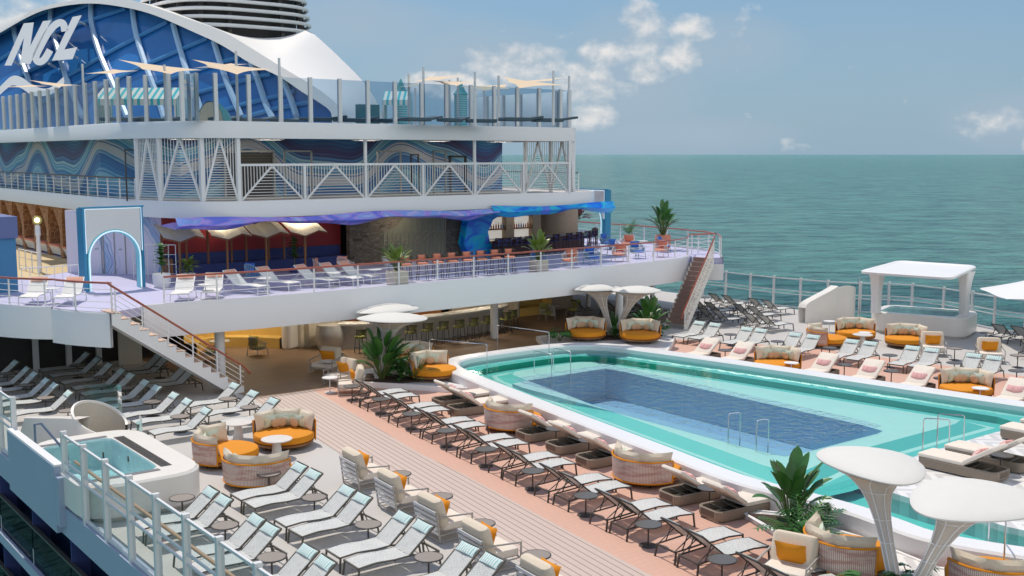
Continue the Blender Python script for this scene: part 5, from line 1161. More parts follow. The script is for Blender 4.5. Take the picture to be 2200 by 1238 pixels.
A = [radians(-55 + 60 * k / 10) for k in range(11)]; MB().grid([[(.8 * cos(a) + .25, .8 * sin(a), .02) for a in A], [(.8 * cos(a) + .25, .8 * sin(a), .95) for a in A]]).build('glass_screen', glassy('teal_glass', (.55, .80, .78), .8), s1)
A = [radians(20 + 80 * k / 10) for k in range(11)]; MB().grid([[(.75 * cos(a), .75 * sin(a) + .1, .8) for a in A], [(.75 * cos(a), .75 * sin(a) + .1, 1.75) for a in A]]).build('rear_glass', bpy.data.materials['teal_glass'], s1)
s2 = thing('slide_screen', 'low white swooping screen left of the port shower wall', 'screen', (-17.0, 28.9, 0)); o = MB()
pts_ = spline([(-.5, 1.5), (-.1, .9), (.3, .3), (.62, -.35)], 6); hh = [.95 + .2 * (k / (len(pts_) - 1)) for k in range(len(pts_))]
o.grid([[(p.x, p.y, 0) for p in pts_], [(p.x + .3 * (1 - k / len(pts_)), p.y - .1, z) for k, (p, z) in enumerate(zip(pts_, hh))], [(p.x + .36, p.y + .05, z) for p, z in zip(pts_, hh)], [(p.x + .1, p.y + .1, 0) for p in pts_]]); o.build('curved_wall', cream_gloss, s2)
# starboard tub with canopy
h2 = thing('canopied_hot_tub', 'white hot tub under a flat white roof at the sea rail', 'hot tub', (19.75, 27.5, 0))
ang = atan2(29.4 - 25.6, 17.5 - 18.8); Rm = lambda x, y: (x * cos(ang - pi / 2) - y * sin(ang - pi / 2), x * sin(ang - pi / 2) + y * cos(ang - pi / 2))
tub_body(h2, [Rm(*p) for p in rrect(0, 0, 1.5, 2.05, .7, 7)], .9, [Rm(*p) for p in rrect(.05, .1, 1.12, 1.6, .2, 4)], .10)
RQ = [Vector((16.75, 28.9, 2.78)), Vector((17.03, 24.63, 2.85)), Vector((21.3, 25.95, 2.98)), Vector((20.96, 29.7, 2.95))]; ctr_ = Vector((19.75, 27.5, 0))
def rq(u, v): return RQ[0].lerp(RQ[1], u).lerp(RQ[3].lerp(RQ[2], u), v) - ctr_
def rloop(k, dz): return [rq(.5 + (p[0]) * k, .5 + (p[1]) * k) + Vector((0, 0, dz)) for p in rrect(0, 0, .5, .5, .11, 7)]
o = MB(); o.grid([rloop(.86, -.15), rloop(1, -.12), rloop(1, -.03), rloop(.97, 0), rloop(.87, 0), rloop(.85, -.03)], 0, True, True)
n = len(rloop(1, 0)); o.add(rloop(.85, -.03), [tuple(reversed(range(n)))]); o.add(rloop(.86, -.15), [tuple(range(n))]); o.build('roof', white, h2)
for p in ((17.75 - 19.75, 28.6 - 27.5), (20.5 - 19.75, 26.05 - 27.5)):
    rows = [[(p[0] + rx * k2 * u, p[1] + ry * k2 * u, z) for rx, ry in rrect(0, 0, .17, .17, .06, 3)] for z, k2, u in ((.88, 1, 1.0), (1.7, 1.05, 1.0), (2.2, 1.25, 1), (2.5, 1.5, 1), (2.78, 1.9, 1))]; MB().grid(rows, 0, True, True).build('pillar', white, h2)
s3 = thing('shower_shell', 'white swooping shower screen left of the canopied hot tub', 'screen', (18.6, 31.8, 0)); o = MB()
base = [(-1.15, .35), (-.6, .05), (.0, -.15), (.45, -.25)]; sp_ = spline(base, 6); hs = [.72 + .98 * (k / (len(sp_) - 1)) ** .62 for k in range(len(sp_))]
o.grid([[(p.x, p.y, 0) for p in sp_], [(p.x, p.y, z) for p, z in zip(sp_, hs)], [(p.x + .1, p.y + .5, z - .02) for p, z in zip(sp_, hs)], [(p.x + .08, p.y + .42, 0) for p in sp_]])
o.build('ramp_wall', cream_gloss, s3)
o = MB(); A = [radians(-150 + 240 * k / 24) for k in range(25)]; H = [max(.85, 1.70 - .5 * ((-150 + 240 * k / 24 + 105) / 85) ** 2) for k in range(25)]
o.grid([[(1.1 + .95 * cos(a), .25 + .75 * sin(a), 0) for a in A], [(1.1 + .95 * cos(a), .25 + .75 * sin(a), z) for a, z in zip(A, H)], [(1.1 + .88 * cos(a), .25 + .68 * sin(a), z) for a, z in zip(A, H)], [(1.1 + .88 * cos(a), .25 + .68 * sin(a), 0) for a in A]]); o.build('curved_wall', cream_gloss, s3)
MB().tube([(1.55, -.62, 0), (1.55, -.62, 2.0), (1.45, -.62, 2.05)], .025, 6).build('shower_pipe', steel, s3)
pr = thing('sail_parasol', 'big white tensile parasol at the right picture edge', 'parasol', (20.4, 22.7, 0)); MB().lathe([(.05, 0), (.05, 2.5)], 12).build('pole', white, pr)
o = MB(); rows = []
for k in range(7):
    f = k / 6; rows.append([((2.6 * f) * cos(t) * (1 - .22 * f * abs(sin(2 * t))) , (2.6 * f) * sin(t) * (1 - .22 * f * abs(sin(2 * t))), 2.85 - .75 * f ** .8 + .05 * f * abs(sin(2 * t))) for t in [2 * pi * q / 40 for q in range(40)]])
o.grid(rows, 0, True, True); o.build('canopy', white, pr)

# ================================================================== POOL-DECK BAR UNDER THE BALCONY
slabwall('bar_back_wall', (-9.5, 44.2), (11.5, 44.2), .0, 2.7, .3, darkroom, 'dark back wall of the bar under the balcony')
slabwall('cream_wall', (-3.9, 40.6), (-5.6, 43.4), .0, 2.7, .25, cream, 'cream wall beside the mustard banquette under the balcony')
slabwall('cream_wall', (-1.9, 41.6), (-3.9, 40.6), .0, 2.7, .25, cream, 'cream wall panel between banquette and bar counter')
slabwall('cream_wall', (8.0, 42.6), (4.6, 42.6), .0, 2.7, .25, cream, 'cream wall behind the seaward half of the bar')
slabwall('panel_wall', (12.5, 43.2), (10.3, 42.9), .0, 2.7, .25, wood_panel, 'wood panelled wall right of the mustard sofa')
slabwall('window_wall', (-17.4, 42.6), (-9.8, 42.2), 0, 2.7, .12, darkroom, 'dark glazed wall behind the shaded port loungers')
for i, px in enumerate([70, 155, 235]):
    p = at(px, 792, 0); tag(MB().box(-.09, -.12, 0, .09, .05, 2.7).build('window_post', gray_steel, None, (p.x, 42.0 + .0, 0)), f'{od(i)} grey window post of the dark wall from the port rail', 'post')
slabwall('beige_wall', (-11.2, 41.2), (-10.4, 41.0), 0, 2.7, .3, cream, 'narrow beige pillar behind the staircase in the shade')
for i, (px, py) in enumerate([(475, 829), (1062, 727), (790, 737), (1330, 716)]):
    p = at(px, py, 0); tag(MB().lathe([(.17, 0), (.17, 2.72)], 20).build('column', white, None, p), ['white column in front of the mustard banquette', 'white column standing between bar stools', 'white column behind the rear funnel canopy', 'white column between the far funnel canopies'][i], 'column')
bq = thing('banquette', 'curved mustard banquette under the balcony near the stairs', 'banquette', (0, 0, 0)); W_ = [(-8.6, 41.9), (-7.6, 43.1), (-6.2, 43.0), (-4.9, 41.9), (-4.35, 41.1)]
BK = [(p.x, p.y) for p in spline(W_, 5)]; o = MB(); o.grid([[(p[0], p[1], 0) for p in offset(BK, -.65)], [(p[0], p[1], .42) for p in offset(BK, -.65)], [(p[0], p[1], .45) for p in offset(BK, -.6)], [(p[0], p[1], .45) for p in offset(BK, -.15)]]); o.build('seat', yellow, bq)
o = MB(); o.grid([[(p[0], p[1], .45) for p in offset(BK, -.17)], [(p[0], p[1], 1.6) for p in offset(BK, -.12)], [(p[0], p[1], 1.62) for p in BK], [(p[0], p[1], 0) for p in BK]]); o.build('backrest', yellow, bq)
ye = MB().rbox(-.45, -.2, 0, .45, .25, 1.35, .1); t = tag(ye.build('banquette_end', cream_gloss, None, (-4.4, 40.7, 0), .5), 'rounded cream end block of the mustard banquette', 'end block')
ysf = thing('mustard_sofa', 'mustard sofa in a cream niche at the seaward end of the bar', 'sofa', (9.2, 42.2, 0))
MB().rbox(-1.0, -.4, 0, 1.0, .4, .42, .06).build('seat', yellow, ysf); MB().rbox(-1.0, .2, .4, 1.0, .45, 1.5, .08).build('backrest', yellow, ysf); MB().rbox(.8, -.4, .4, 1.05, .3, .75, .06).build('armrest', yellow, ysf); MB().rbox(-1.25, -.4, 0, -1.0, .5, 2.0, .05).build('niche_side', cream, ysf)
GG = 'olive woven chairs'
for (x, y, a, l) in [(-6.2, 40.0, 200, 'olive woven chair turned to the banquette table'), (-8.05, 40.0, 330, 'olive woven chair behind the stair column'), (8.7, 40.4, 90, 'olive woven chair before the mustard sofa'), (10.5, 40.5, 20, 'olive woven chair right of the mustard sofa')]: GCH.put(x, y, radians(a), l, GG)
ST.put(-7.2, 41.3, 0, 'round table in front of the mustard banquette', 'stone pedestal tables'); ST.put(9.8, 41.3, 0, 'round table between the two seaward olive chairs', 'stone pedestal tables')
bc = thing('pool_bar', 'long curved pale bar counter under the balcony', 'bar', (0, 0, 0)); BP = [(p.x, p.y) for p in spline([(-3.0, 39.3), (-2.3, 38.75), (-1, 38.7), (2, 38.75), (4.6, 39.2), (5.6, 39.7), (5.9, 40.6)], 5)]
barfront = mat('glinting_pale_bar_front', (.52, .50, .46), .28, .3, var=.3, scale=30)
o = MB(); o.wall(BP, 0, 1.0); o.build('front', barfront, bc); o = MB(); o.grid([[(p[0], p[1], .99) for p in offset(BP, -.22)], [(p[0], p[1], 1.06) for p in offset(BP, -.22)], [(p[0], p[1], 1.06) for p in offset(BP, .5)], [(p[0], p[1], .99) for p in offset(BP, .5)]]); o.build('counter_top', mat('pale_bar_top', (.68, .67, .64), .25, var=.1), bc)
bx = thing('bar_end', 'bulbous shimmering silver bar end beside the stools', 'bar end', (-3.25, 39.55, 0)); MB().lathe([(.45, 0), (.55, .3), (.57, .65), (.50, 1.0), (0, 1.04)], 28, sx=1.1).build('body', barfront, bx)
stl = [(-2.75, 37.95), (-.55, 37.75), (.25, 37.78), (1.05, 37.82), (1.85, 37.86), (2.65, 37.92), (3.45, 38.0), (4.75, 38.35), (5.4, 38.75)]
for i, (x, y) in enumerate(stl): BST.put(x, y, radians(-90), f'{od(i)} dark woven bar stool along the pool bar from the silver end', 'bar stools at the pool bar')
bs = thing('back_bar', 'dark back bar shelf with bottles behind the pool bar', 'bar shelf', (1.5, 41.0, 0)); MB().box(-1.6, 0, 0, 1.6, .4, 1.15).build('cabinet', wood_dk, bs); MB().box(-1.5, .05, 1.42, 1.5, .35, 1.46).build('shelf', wood_dk, bs)
bm = [frost, orange_b, green_b, red_b]
def bottles(n, x0, dx, y, z, sc_, label, seed):
    rnd = random.Random(seed)
    for k in range(n):
        h = sc_ * rnd.uniform(.8, 1.2); r_ = .035 * sc_ / .3
        tag(MB().lathe([(r_, 0), (r_, h * .55), (r_ * .35, h * .72), (r_ * .35, h), (0, h)], 8).build('bottle', bm[(k // 3 + seed) % 4], None, (x0 + dx * k, y, z)), label.format(ORD[k]), 'bottle', 'bottles on the bar shelves')
bottles(12, .55, .2, 41.2, 1.46, .3, '{} bottle on the pool bar back shelf, from its left', 1)
slabwall('wicket_wall', (-1.9, 42.2), (.2, 42.2), 0, 2.7, .2, wood_dk, 'brown timber wall with hatch behind the pool bar end')
# shaded loungers behind the far funnel pair
for i, (x, y) in enumerate([(11.2, 40.3), (12.6, 39.6), (14.0, 39.4), (11.8, 38.6), (13.2, 38.2)]): LND.put(x, y, pi - .3, f'{od(i)} shadowed lounger under the terrace behind the far canopies', 'loungers in terrace shade')
for i, x in enumerate([13.2, 15.4, 17.0]): tag(MB().box(-.09, -.09, 0, .09, .09, 2.7).build('terrace_post', gray_steel, None, (x, 42.5 - i * .4, 0)), f'{od(i)} grey steel post under the starboard terrace', 'post')

# ================================================================== BALCONY LOUNGE (z = 3)
Z1 = 3.0
rw = slabwall('cabana_wall', (-.6, 43.6), (-8.55, 43.6), Z1, 5.5, .2, redwall_m, 'deep red chevron wall behind the cabana frames')
bn = thing('lounge_bench', 'long navy bench seat along the red wall', 'bench', (-4.5, 43.2, Z1)); MB().box(-4, -.45, 0, 3.8, .2, .42).build('seat', navy, bn); MB().box(-4, .1, .42, 3.8, .3, .85).build('backrest', navy, bn); MB().box(-4.1, -.5, 0, -3.95, .3, .7).build('end_panel', wood_dk, bn)
for i, px in enumerate([386, 488, 572, 655]):
    x = xs(px, 540, 41.0); cbn = thing('cabana', f'{od(i)} timber cabana frame with folded cream slatted roof, from the port end', 'cabana', (x, 41.0, Z1), 0, 'cabanas along the red wall'); zt = 1.52
    for (px_, py_) in ((0, 0), (1.0, 1.9), (0, 1.9)): MB().bar((px_, py_, 0), (px_, py_, zt + (0 if py_ == 0 else .40)), .07).build('post', wood_dk, cbn)
    o = MB(); z0_, zr = zt, zt + .22
    for k, (a, b, za, zb) in enumerate(((-.62, 0.02, zt + .17, zt), (.02, .62, zt, zt + .2), (.62, 1.02, zt + .2, zt + .10))):
        q = MB(); q.add([(a, -.05, za), (b, -.05, zb), (b + .30, 1.75, zb + .42), (a + .30, 1.75, za + .42)], [(0, 1, 2, 3)]); q.build('roof_panel', slat_cream, cbn)
        o.bar((a, -.05, za - .03), (b, -.05, zb - .03), .06); o.bar((a + .30, 1.75, za + .39), (b + .30, 1.75, zb + .39), .05)
    o.build('roof_beam', wood_dk, cbn)
# rippled wave canopy at the ceiling edge
def wavecover(label, x0, x1, y, zt, amp, m_, seed, nseg=60):
    rnd = random.Random(seed); ph = [rnd.uniform(0, 6) for _ in range(4)]; top = []; mid = []; bot = []; back = []
    for k in range(nseg + 1):
        x = x0 + (x1 - x0) * k / nseg; wv = sin(x * 1.1 + ph[0]) * .10 + sin(x * 2.3 + ph[1]) * .05; t2 = sin(x * .8 + ph[2]) * .06
        top.append((x, y - .02, zt + .10 + t2)); mid.append((x, y - .22 - .05 * sin(x * 3), zt - .12 + wv * .4)); bot.append((x, y + .05, zt - amp + wv)); back.append((x, y + 1.6, zt - .15 + wv * .5 + .1 * sin(x * 2)))
    return tag(MB().grid([top, mid, bot, back]).build('wave_canopy', m_), label, 'canopy')
wavecover('rippling purple-blue wave canopy under the white fascia', -9.6, 4.9, 39.25, 5.36, .24, wave_purple, 3)
wavecover('rippling vivid blue wave canopy above the lit bar', 4.6, 11.9, 39.3, 5.42, .30, wave_blue, 5)
gs = thing('stone_wall', 'grey stacked stone wall with a glazed screen under the wave canopy', 'wall', (2.3, 42.6, Z1)); MB().box(-2.9, 0, 0, 3.2, .3, 2.5).build('stonework', greystone, gs)
pts_ = [(-1.4, .1), (-1.25, 1.35), (-.55, 1.6), (.1, 2.25), (.4, 2.45), (1.9, 2.45), (2.1, 1.9), (2.15, .1)]
o = MB(); o.add([(x, -.03, z) for x, z in pts_], [tuple(range(len(pts_)))[::-1]]); o.build('screen_glass', mat('dim_olive_glass', (.20, .20, .14), .25, var=.3, scale=1), gs)
o = MB(); [o.bar((x, -.06, .1), (x, -.06, 2.4 if x > .35 else 1.3), .022) for x in [-1.2 + .22 * k for k in range(16)]]; [o.tube([(x + .12 * cos(t), -.07, z + .12 * sin(t)) for t in [2 * pi * q / 14 for q in range(14)]], .012, 4, closed=True) for x in (.55, 1.0, 1.45, 1.9) for z in (2.2, 1.2, .9)]; [o.tube([(x + .1 * cos(t), -.07, .9 + .1 * sin(t)) for t in [2 * pi * q / 14 for q in range(14)]], .012, 4, closed=True) for x in (-1.1, -.8, -.5, -.1)]
o.build('screen_grille', mat('brass_grey_grille', (.34, .32, .24), .4, .3), gs)
# sculpted blue wall round the bar shelves
bw = thing('sculpted_wave_wall', 'sculpted electric-blue wave wall curling round the bar shelves', 'wall', (0, 42.2, Z1))
x0 = xs(985, 500, 42.2); xa = xs(1012, 560, 42.2); xb = xs(1048, 545, 42.2); xc = xs(1062, 500, 42.2); xd = xs(1185, 470, 42.2)
poly = [(x0, 2.5), (x0 + .35, 1.7), (x0 + .15, .7), (x0 + .45, 0), (xb + .35, 0), (xb + .15, .35), (xc - .45, .75), (xc - .55, 1.2), (xc - .25, 1.75), (xc + .4, 2.05), (xc + 1.2, 2.2), (xd, 2.15), (xd, 2.5)]
n = len(poly); o = MB(); o.add([(x, -.25, z) for x, z in poly] + [(x, .25, z) for x, z in poly], [tuple(range(n)), tuple(range(2 * n - 1, n - 1, -1))] + [(i, n + i, n + (i + 1) % n, (i + 1) % n) for i in range(n)]); o.build('wave_form', wave_blue, bw)
# lit shelves and timber
sh = thing('bar_shelves', 'warmly backlit bottle shelves framed in pale wood', 'bar shelf', (0, 43.2, Z1)); xe = xs(1225, 500, 43.2); xL = xs(1040, 500, 43.2)
MB().box(xL, .3, .5, xs(1150, 500, 43.2), .36, 2.3).build('backlit_panel', backlight, sh)
for px in (1095, 1152): x = xs(px, 500, 43.2); MB().box(x - .25, -.05, .2, x + .25, .36, 2.5).build('upright', wood_panel, sh)
for z in (1.15, 1.78): MB().box(xL, -.02, z, xs(1150, 500, 43.2), .3, z + .05).build('shelf', wood_dk, sh)
MB().box(xL, -.2, .3, xs(1150, 500, 43.2), .3, .62).build('counter', wood_panel, sh)
MB().lathe([(1.25, 0), (1.25, 2.5)], 30, M=T(xs(1195, 500, 43.9), .9, 0)).build('curved_cabinet', wood_panel, sh)
for z in (1.2, 1.83):
    a = 8 if z < 1.5 else 9
    bottles(a, xs(1047, 500, 43.2), .15, 43.3, Z1 + z, .3, '{} bottle of the ' + ('lower' if z < 1.5 else 'upper') + ' left lit shelf', 2 if z < 1.5 else 4); bottles(a + 3, xs(1103, 500, 43.2), .14, 43.3, Z1 + z, .3, '{} bottle of the ' + ('lower' if z < 1.5 else 'upper') + ' right lit shelf', 3 if z < 1.5 else 5)
bb = thing('cocktail_bar', 'dark curved cocktail bar counter in front of the lit shelves', 'bar', (0, 0, Z1)); BP = [(p.x, p.y) for p in spline([(6.4, 41.6), (8.2, 41.75), (11, 42.2), (13.2, 43.0), (14.3, 44.2)], 6)]
o = MB(); o.wall(BP, 0, .78); o.build('front', brownchair, bb); o = MB(); o.grid([[(p[0], p[1], .78) for p in offset(BP, -.15)], [(p[0], p[1], .84) for p in offset(BP, -.15)], [(p[0], p[1], .84) for p in offset(BP, .5)]]); o.build('counter_top', mat('grey_marble_top', (.22, .21, .22), .3, var=.4, scale=6), bb)
for i in range(13):
    k = int(i * (len(BP) - 1) / 12); p = offset(BP, -.5)[k]; DST.put(p[0], p[1], radians(-90 + 3 * i), f'{od(i)} dark slatted stool along the cocktail bar from the wave wall', 'stools at the cocktail bar', Z1)
for i in range(8): PST.put(-2.0 + .72 * i, 35.75 + .02 * i, radians(70), f'{od(i)} coral high stool along the balcony rail counted from the square planter', 'coral stools', Z1)
for (x, y, r_, l) in [(-10.75, 35.75, 60, 'white lounger with coral headrest, left of the sunny pair by the rail'), (-9.75, 35.6, 62, 'white lounger with coral headrest, right of the sunny pair by the rail'), (-8.35, 36.2, 110, 'white balcony lounger just right of the sunny pair'), (-7.0, 36.5, 110, 'second white balcony lounger right of the sunny pair'), (-5.5, 36.4, 112, 'third white balcony lounger right of the sunny pair'), (-4.5, 36.4, 112, 'balcony lounger fourth right of the sunny pair, half in shade'), (-3.6, 36.6, 112, 'balcony lounger last before the square palm planter'), (-14.9, 37.9, 62, 'white lounger with coral headrest on the port landing, left'), (-13.95, 37.2, 62, 'white lounger with coral headrest on the port landing, right')]: LNW.put(x, y, radians(r_), l, 'white balcony loungers', Z1)
for (x, y, l) in [(-10.15, 35.3, 'small white table between the sunny balcony pair'), (-7.75, 35.9, 'small white table right of the sunny balcony pair'), (-5.0, 36.0, 'small white table among the shaded balcony loungers'), (-3.2, 36.1, 'small white table before the square palm planter'), (-14.5, 37.3, 'small white table between the landing loungers')]: TBW.put(x, y, 0, l, 'white round tables', Z1)
plant('potted_palm', 'yellow-green paddle plant in a square beige planter by the balcony rail', (-2.85, 35.05, Z1), 'paradise', .72, ('box', .32, .52, planter_m), seed=31, leafm=leaf_l)
plant('potted_palm', 'yellow-green plant in a square beige planter before the cocktail bar', (4.3, 35.55, Z1), 'paradise', .85, ('box', .3, .48, planter_m), seed=32, leafm=leaf_l)
plant('potted_fig', 'dark fiddle-leaf plant in a round white pot beside the neon arch', (-10.05, 39.6, Z1), 'fig', .95, ('round', .33, .5, white), seed=33)
plant('potted_bush', 'pale green bushy plant in front of the first cabana', (-8.9, 40.0, Z1), 'bush', 1.0, ('round', .28, .4, white), seed=34, leafm=leaf_l)
plant('potted_fig', 'fiddle-leaf plant in shade between the cabana frames', (-3.9, 41.3, Z1), 'fig', 1.0, ('round', .25, .3, navy), seed=35)
plant('potted_fern', 'small dark fern in front of the stone wall', (.6, 41.4, Z1), 'palm', .7, ('round', .25, .4, white), seed=36)
plant('terrace_palm', 'tall green paddle plant in a coral pot on the starboard terrace', (15.9, 39.9, Z1), 'paradise', 1.15, ('round', .4, .75, coralfab), seed=37)
plant('terrace_fern', 'small green fern behind the blue chair at the terrace', (16.3, 42.8, Z1), 'palm', .9, ('round', .28, .6, white), seed=38)
plant('hanging_blossom', 'maroon flowering bush hanging beside the right neon arch', (14.0, 44.2, Z1 + 1.35), 'bush', 1.5, None, seed=39, leafm=purple)
CC = 'terrace lounge chairs'
for (x, y, a, l) in [(6.3, 35.9, 30, 'coral wicker chair nearest the second square planter'), (9.9, 36.7, 30, 'coral wicker chair in the middle of the terrace row'), (12.9, 37.1, 20, 'coral wicker chair nearest the terrace end'), (14.1, 40.6, 30, 'coral wicker chair at the back of the terrace')]: CCH.put(x, y, radians(a), l, CC, Z1)
for (x, y, a, l) in [(4.9, 36.3, 90, 'blue wicker chair behind the second square planter'), (8.0, 36.4, 80, 'blue wicker chair between the coral chairs'), (11.5, 37.2, 80, 'blue wicker chair back turned at the terrace rail'), (13.9, 41.9, 100, 'blue chair with pale pillow at the terrace back'), (11.7, 38.9, 100, 'blue chair with pale pillow mid terrace'), (14.9, 38.9, 120, 'blue chair before the coral plant pot')]: BCH.put(x, y, radians(a), l, CC, Z1)
for (x, y, l) in [(7.1, 36.9, 'white pedestal table beside the first coral chair'), (12.4, 38.2, 'white pedestal table in the terrace middle'), (14.6, 40.0, 'white pedestal table at the terrace back')]: TBW.put(x, y, 0, l, 'white round tables', Z1)
for i, (x, a) in enumerate([(-6.9, 200), (-4.0, 160), (-2.8, 200), (-.3, 30)]): (BCH if i % 3 == 0 else CCH).put(x, 38.6 + .2 * i, radians(a), f'{od(i)} lounge chair in shadow behind the balcony loungers', CC, Z1)
# neon arches
def neon_arch(label, loc, rot, wd, h, ow, oh, th=.16):
    t = thing('neon_arch', label, 'arch', loc, rot); n = 20; hw = wd / 2; r_ = ow / 2; sp0 = oh - r_
    arc = [(r_ * cos(pi - pi * k / n), sp0 + r_ * sin(pi - pi * k / n)) for k in range(n + 1)]
    zl = h * .46
    o = MB()
    for y, fl in ((-th / 2, 0), (th / 2, 1)):
        vs = []; 
        L_ = [(-hw, zl), (-r_ - .0, zl)] + [p for p in arc if p[1] > zl] + [(r_, zl), (hw, zl), (hw, h), (-hw, h)]
        o.add([(x, y, z) for x, z in L_], [tuple(range(len(L_)))] if not fl else [tuple(reversed(range(len(L_))))])
    o.build('sign_panel', mat('warm_white_panel', (.72, .72, .70), .5, var=.03), t)
    o = MB(); 
    for s_ in (-1, 1): o.box(s_ * hw - .05, -th / 2 - .02, 0, s_ * hw + .05, th / 2 + .30, h)
    o.box(-hw - .1, -th / 2 - .02, h, hw + .1, th / 2 + .02, h + .05); o.build('side_frame', mat('sea_blue_frame', (.04, .26, .44), .4, var=.1), t)
    ar = [(-r_, 0)] + arc + [(r_, 0)]
    o = MB(); o.grid([[(x, -th / 2 - .03, z) for x, z in ar], [(x * .90, -th / 2 - .03, z if z <= sp0 else sp0 + (z - sp0) * .90) for x, z in ar], [(x * .90, th / 2 + .03, z if z <= sp0 else sp0 + (z - sp0) * .90) for x, z in ar], [(x, th / 2 + .03, z) for x, z in ar], [(x, -th / 2 - .03, z) for x, z in ar]], 0, False); o.build('arch_band', mat('aqua_arch_band', (.22, .62, .70), .4, var=.06), t)
    MB().tube([(x * .95, -th / 2 - .06, z if z <= sp0 else sp0 + (z - sp0) * .95) for x, z in ar], .022, 6).build('neon_tube', neon_w, t)
    MB().tube([(-hw + .03, -th / 2 - .04, zl), (-hw + .03, -th / 2 - .04, h - .03), (hw - .03, -th / 2 - .04, h - .03), (hw - .03, -th / 2 - .04, zl)], .014, 6).build('neon_edge', neon_w, t)
    return t
neon_arch('white arch gate with aqua neon edging on the port side', (-11.6, 40.05, Z1), .14, 2.15, 2.92, 2.0, 2.15)
neon_arch('blue-lit neon arch gate at the far terrace', (15.9, 45.9, Z1), radians(-80), 2.9, 2.9, 2.6, 2.45)
# port side of the balcony: stone arcade, kiosk, lamp, fences
ar = thing('stone_arcade', 'brown crazy-stone arcade with benches along the port walkway', 'arcade', (-9.3, 51.0, Z1)); MB().box(.25, 0, 0, .5, 22, 2.5).build('stone_wall', brownstone, ar)
for k in range(9):
    y = .3 + 2.25 * k; rows = [[(x0_, y - w_, z), (x1_, y - w_, z), (x1_, y + w_, z), (x0_, y + w_, z)] for z, w_, x0_, x1_ in ((0, .22, -.35, .3), (1.2, .2, -.35, .3), (1.7, .34, -.4, .3), (2.1, .62, -.45, .3), (2.5, 1.05, -.5, .3))]
    MB().grid(rows, 0, False, True).build('pier', brownstone, ar)
    if k < 8:
        o = MB(); [o.box(.2, y + 1.5 + .0, .9 + .16 * j, .26, y + 1.95, .98 + .16 * j) for j in range(8)]; o.build('louvre', navy, ar)
        b_ = MB().prism([(-.25, y + .35), (.25, y + .35), (.25, y + 1.9), (-.25, y + 1.9)], .1, .5, top=[(-.4, y + .3), (.25, y + .3), (.25, y + 1.95), (-.4, y + 1.95)]).build('bench_base', gray_steel, ar); MB().box(-.42, y + .28, .5, .25, y + 1.97, .58).build('bench_top', coralfab, ar)
ks = thing('blue_kiosk', 'blue kiosk block cut by the left picture edge', 'kiosk', (-15.55, 42.3, Z1)); MB().box(-1.6, -.95, 0, 1.0, 1.5, 1.9).build('body', mat('kiosk_blue', (.05, .21, .40), .45, var=.05), ks); MB().box(-1.7, -1.05, 1.9, 1.06, 1.6, 2.65).build('header', mat('kiosk_slate_blue', (.13, .16, .34), .5, var=.05), ks)
lp = thing('deck_lamp', 'white deck lamp post with round glowing head by the arcade', 'lamp', (-12.2, 47.6, Z1)); MB().lathe([(.09, 0), (.09, 1.0), (.075, 1.5), (.11, 1.52), (.10, 1.9), (.07, 1.95)], 14).build('post', white, lp)
MB().lathe([(.0, -.06), (.17, -.05), (.19, .0), (.17, .05), (0, .06)], 18, M=T(0, -.02, 2.14) @ Matrix.Rotation(pi / 2 - .2, 4, 'X')).build('head', mat('brass_lamp_ring', (.5, .42, .12), .35, .4), lp); MB().lathe([(0, .0), (.10, .0), (.1, .08), (0, .1)], 16, M=T(-.03, -.05, 2.14) @ Matrix.Rotation(pi / 2 - .2, 4, 'X')).build('bulb', lampglow, lp)
a = at(46, 577, 3.86); b = at(168, 569, 3.86)
rail_along([(a.x, a.y), (b.x, b.y)], Z1, 3.86, .28, 0, white, 'low white slatted fence beside the blue kiosk', name='deck_fence', pw=.02, top_r=.018, cat='fence')
a = at(40, 535, 3.86); b = at(82, 544, 3.86); rail_along([(a.x, a.y), (b.x, b.y)], Z1, 3.86, .9, 2, white, 'white fence on the yellow deck behind the lamp post', name='deck_fence', cat='fence', top_r=.02)
a = at(308, 505, 3.86 + .4); rail_along([(-9.95, 42.9), (-8.75, 41.6)], Z1, 4.35, .32, 3, white, 'white slatted gate right of the neon arch', name='deck_fence', pw=.025, cat='fence', top_r=.02)
o = MB(); sheet(o, [(-14.2, 44.8), (-10.8, 47.5), (-9.6, 50.6), (-9.6, 75), (-17, 75), (-17, 46)], 3.005); struct(o.build('yellow_deck', mat('plain_yellow_deck', (.62, .48, .26), .6, var=.06)))  # the floor's own yellow

# unseen ceiling panels: inferred for bar and lounge, added to brighten the upper mural
lampm = emit('unseen_warm_ceiling_light', (1, .86, .66), 28.0)
LP = [(-6.3, 41.6, 2.66, 'over the mustard banquette'), (-2.9, 38.6, 2.66, 'over the silver bar end'), (.4, 39.6, 2.66, 'over the port half of the pool bar'), (3.8, 39.8, 2.66, 'over the seaward half of the pool bar'), (-6.6, 42.4, 5.40, 'before the red cabana wall, port end'), (-3.0, 42.2, 5.40, 'before the red cabana wall, near the stone wall'), (1.6, 41.8, 5.40, 'before the grey stone wall'), (8.8, 42.3, 5.40, 'over the lit bottle shelves'), (-4, 43.2, 8.42, 'added to brighten the port half of the upper mural'), (4.5, 43.4, 8.42, 'added to brighten the seaward half of the upper mural'), (-7.5, 43.6, 8.42, 'added to brighten the corner of the upper mural'), (.3, 42.6, 8.42, 'added to brighten the middle of the upper mural'), (8.2, 43.4, 8.42, 'added to brighten the seaward end of the upper mural')]
lampm3 = emit('unseen_warm_lounge_light', (1, .84, .62), 9.0)
lampm2 = emit('upper_mural_fill_panel', (1, .93, .85), 7.0)
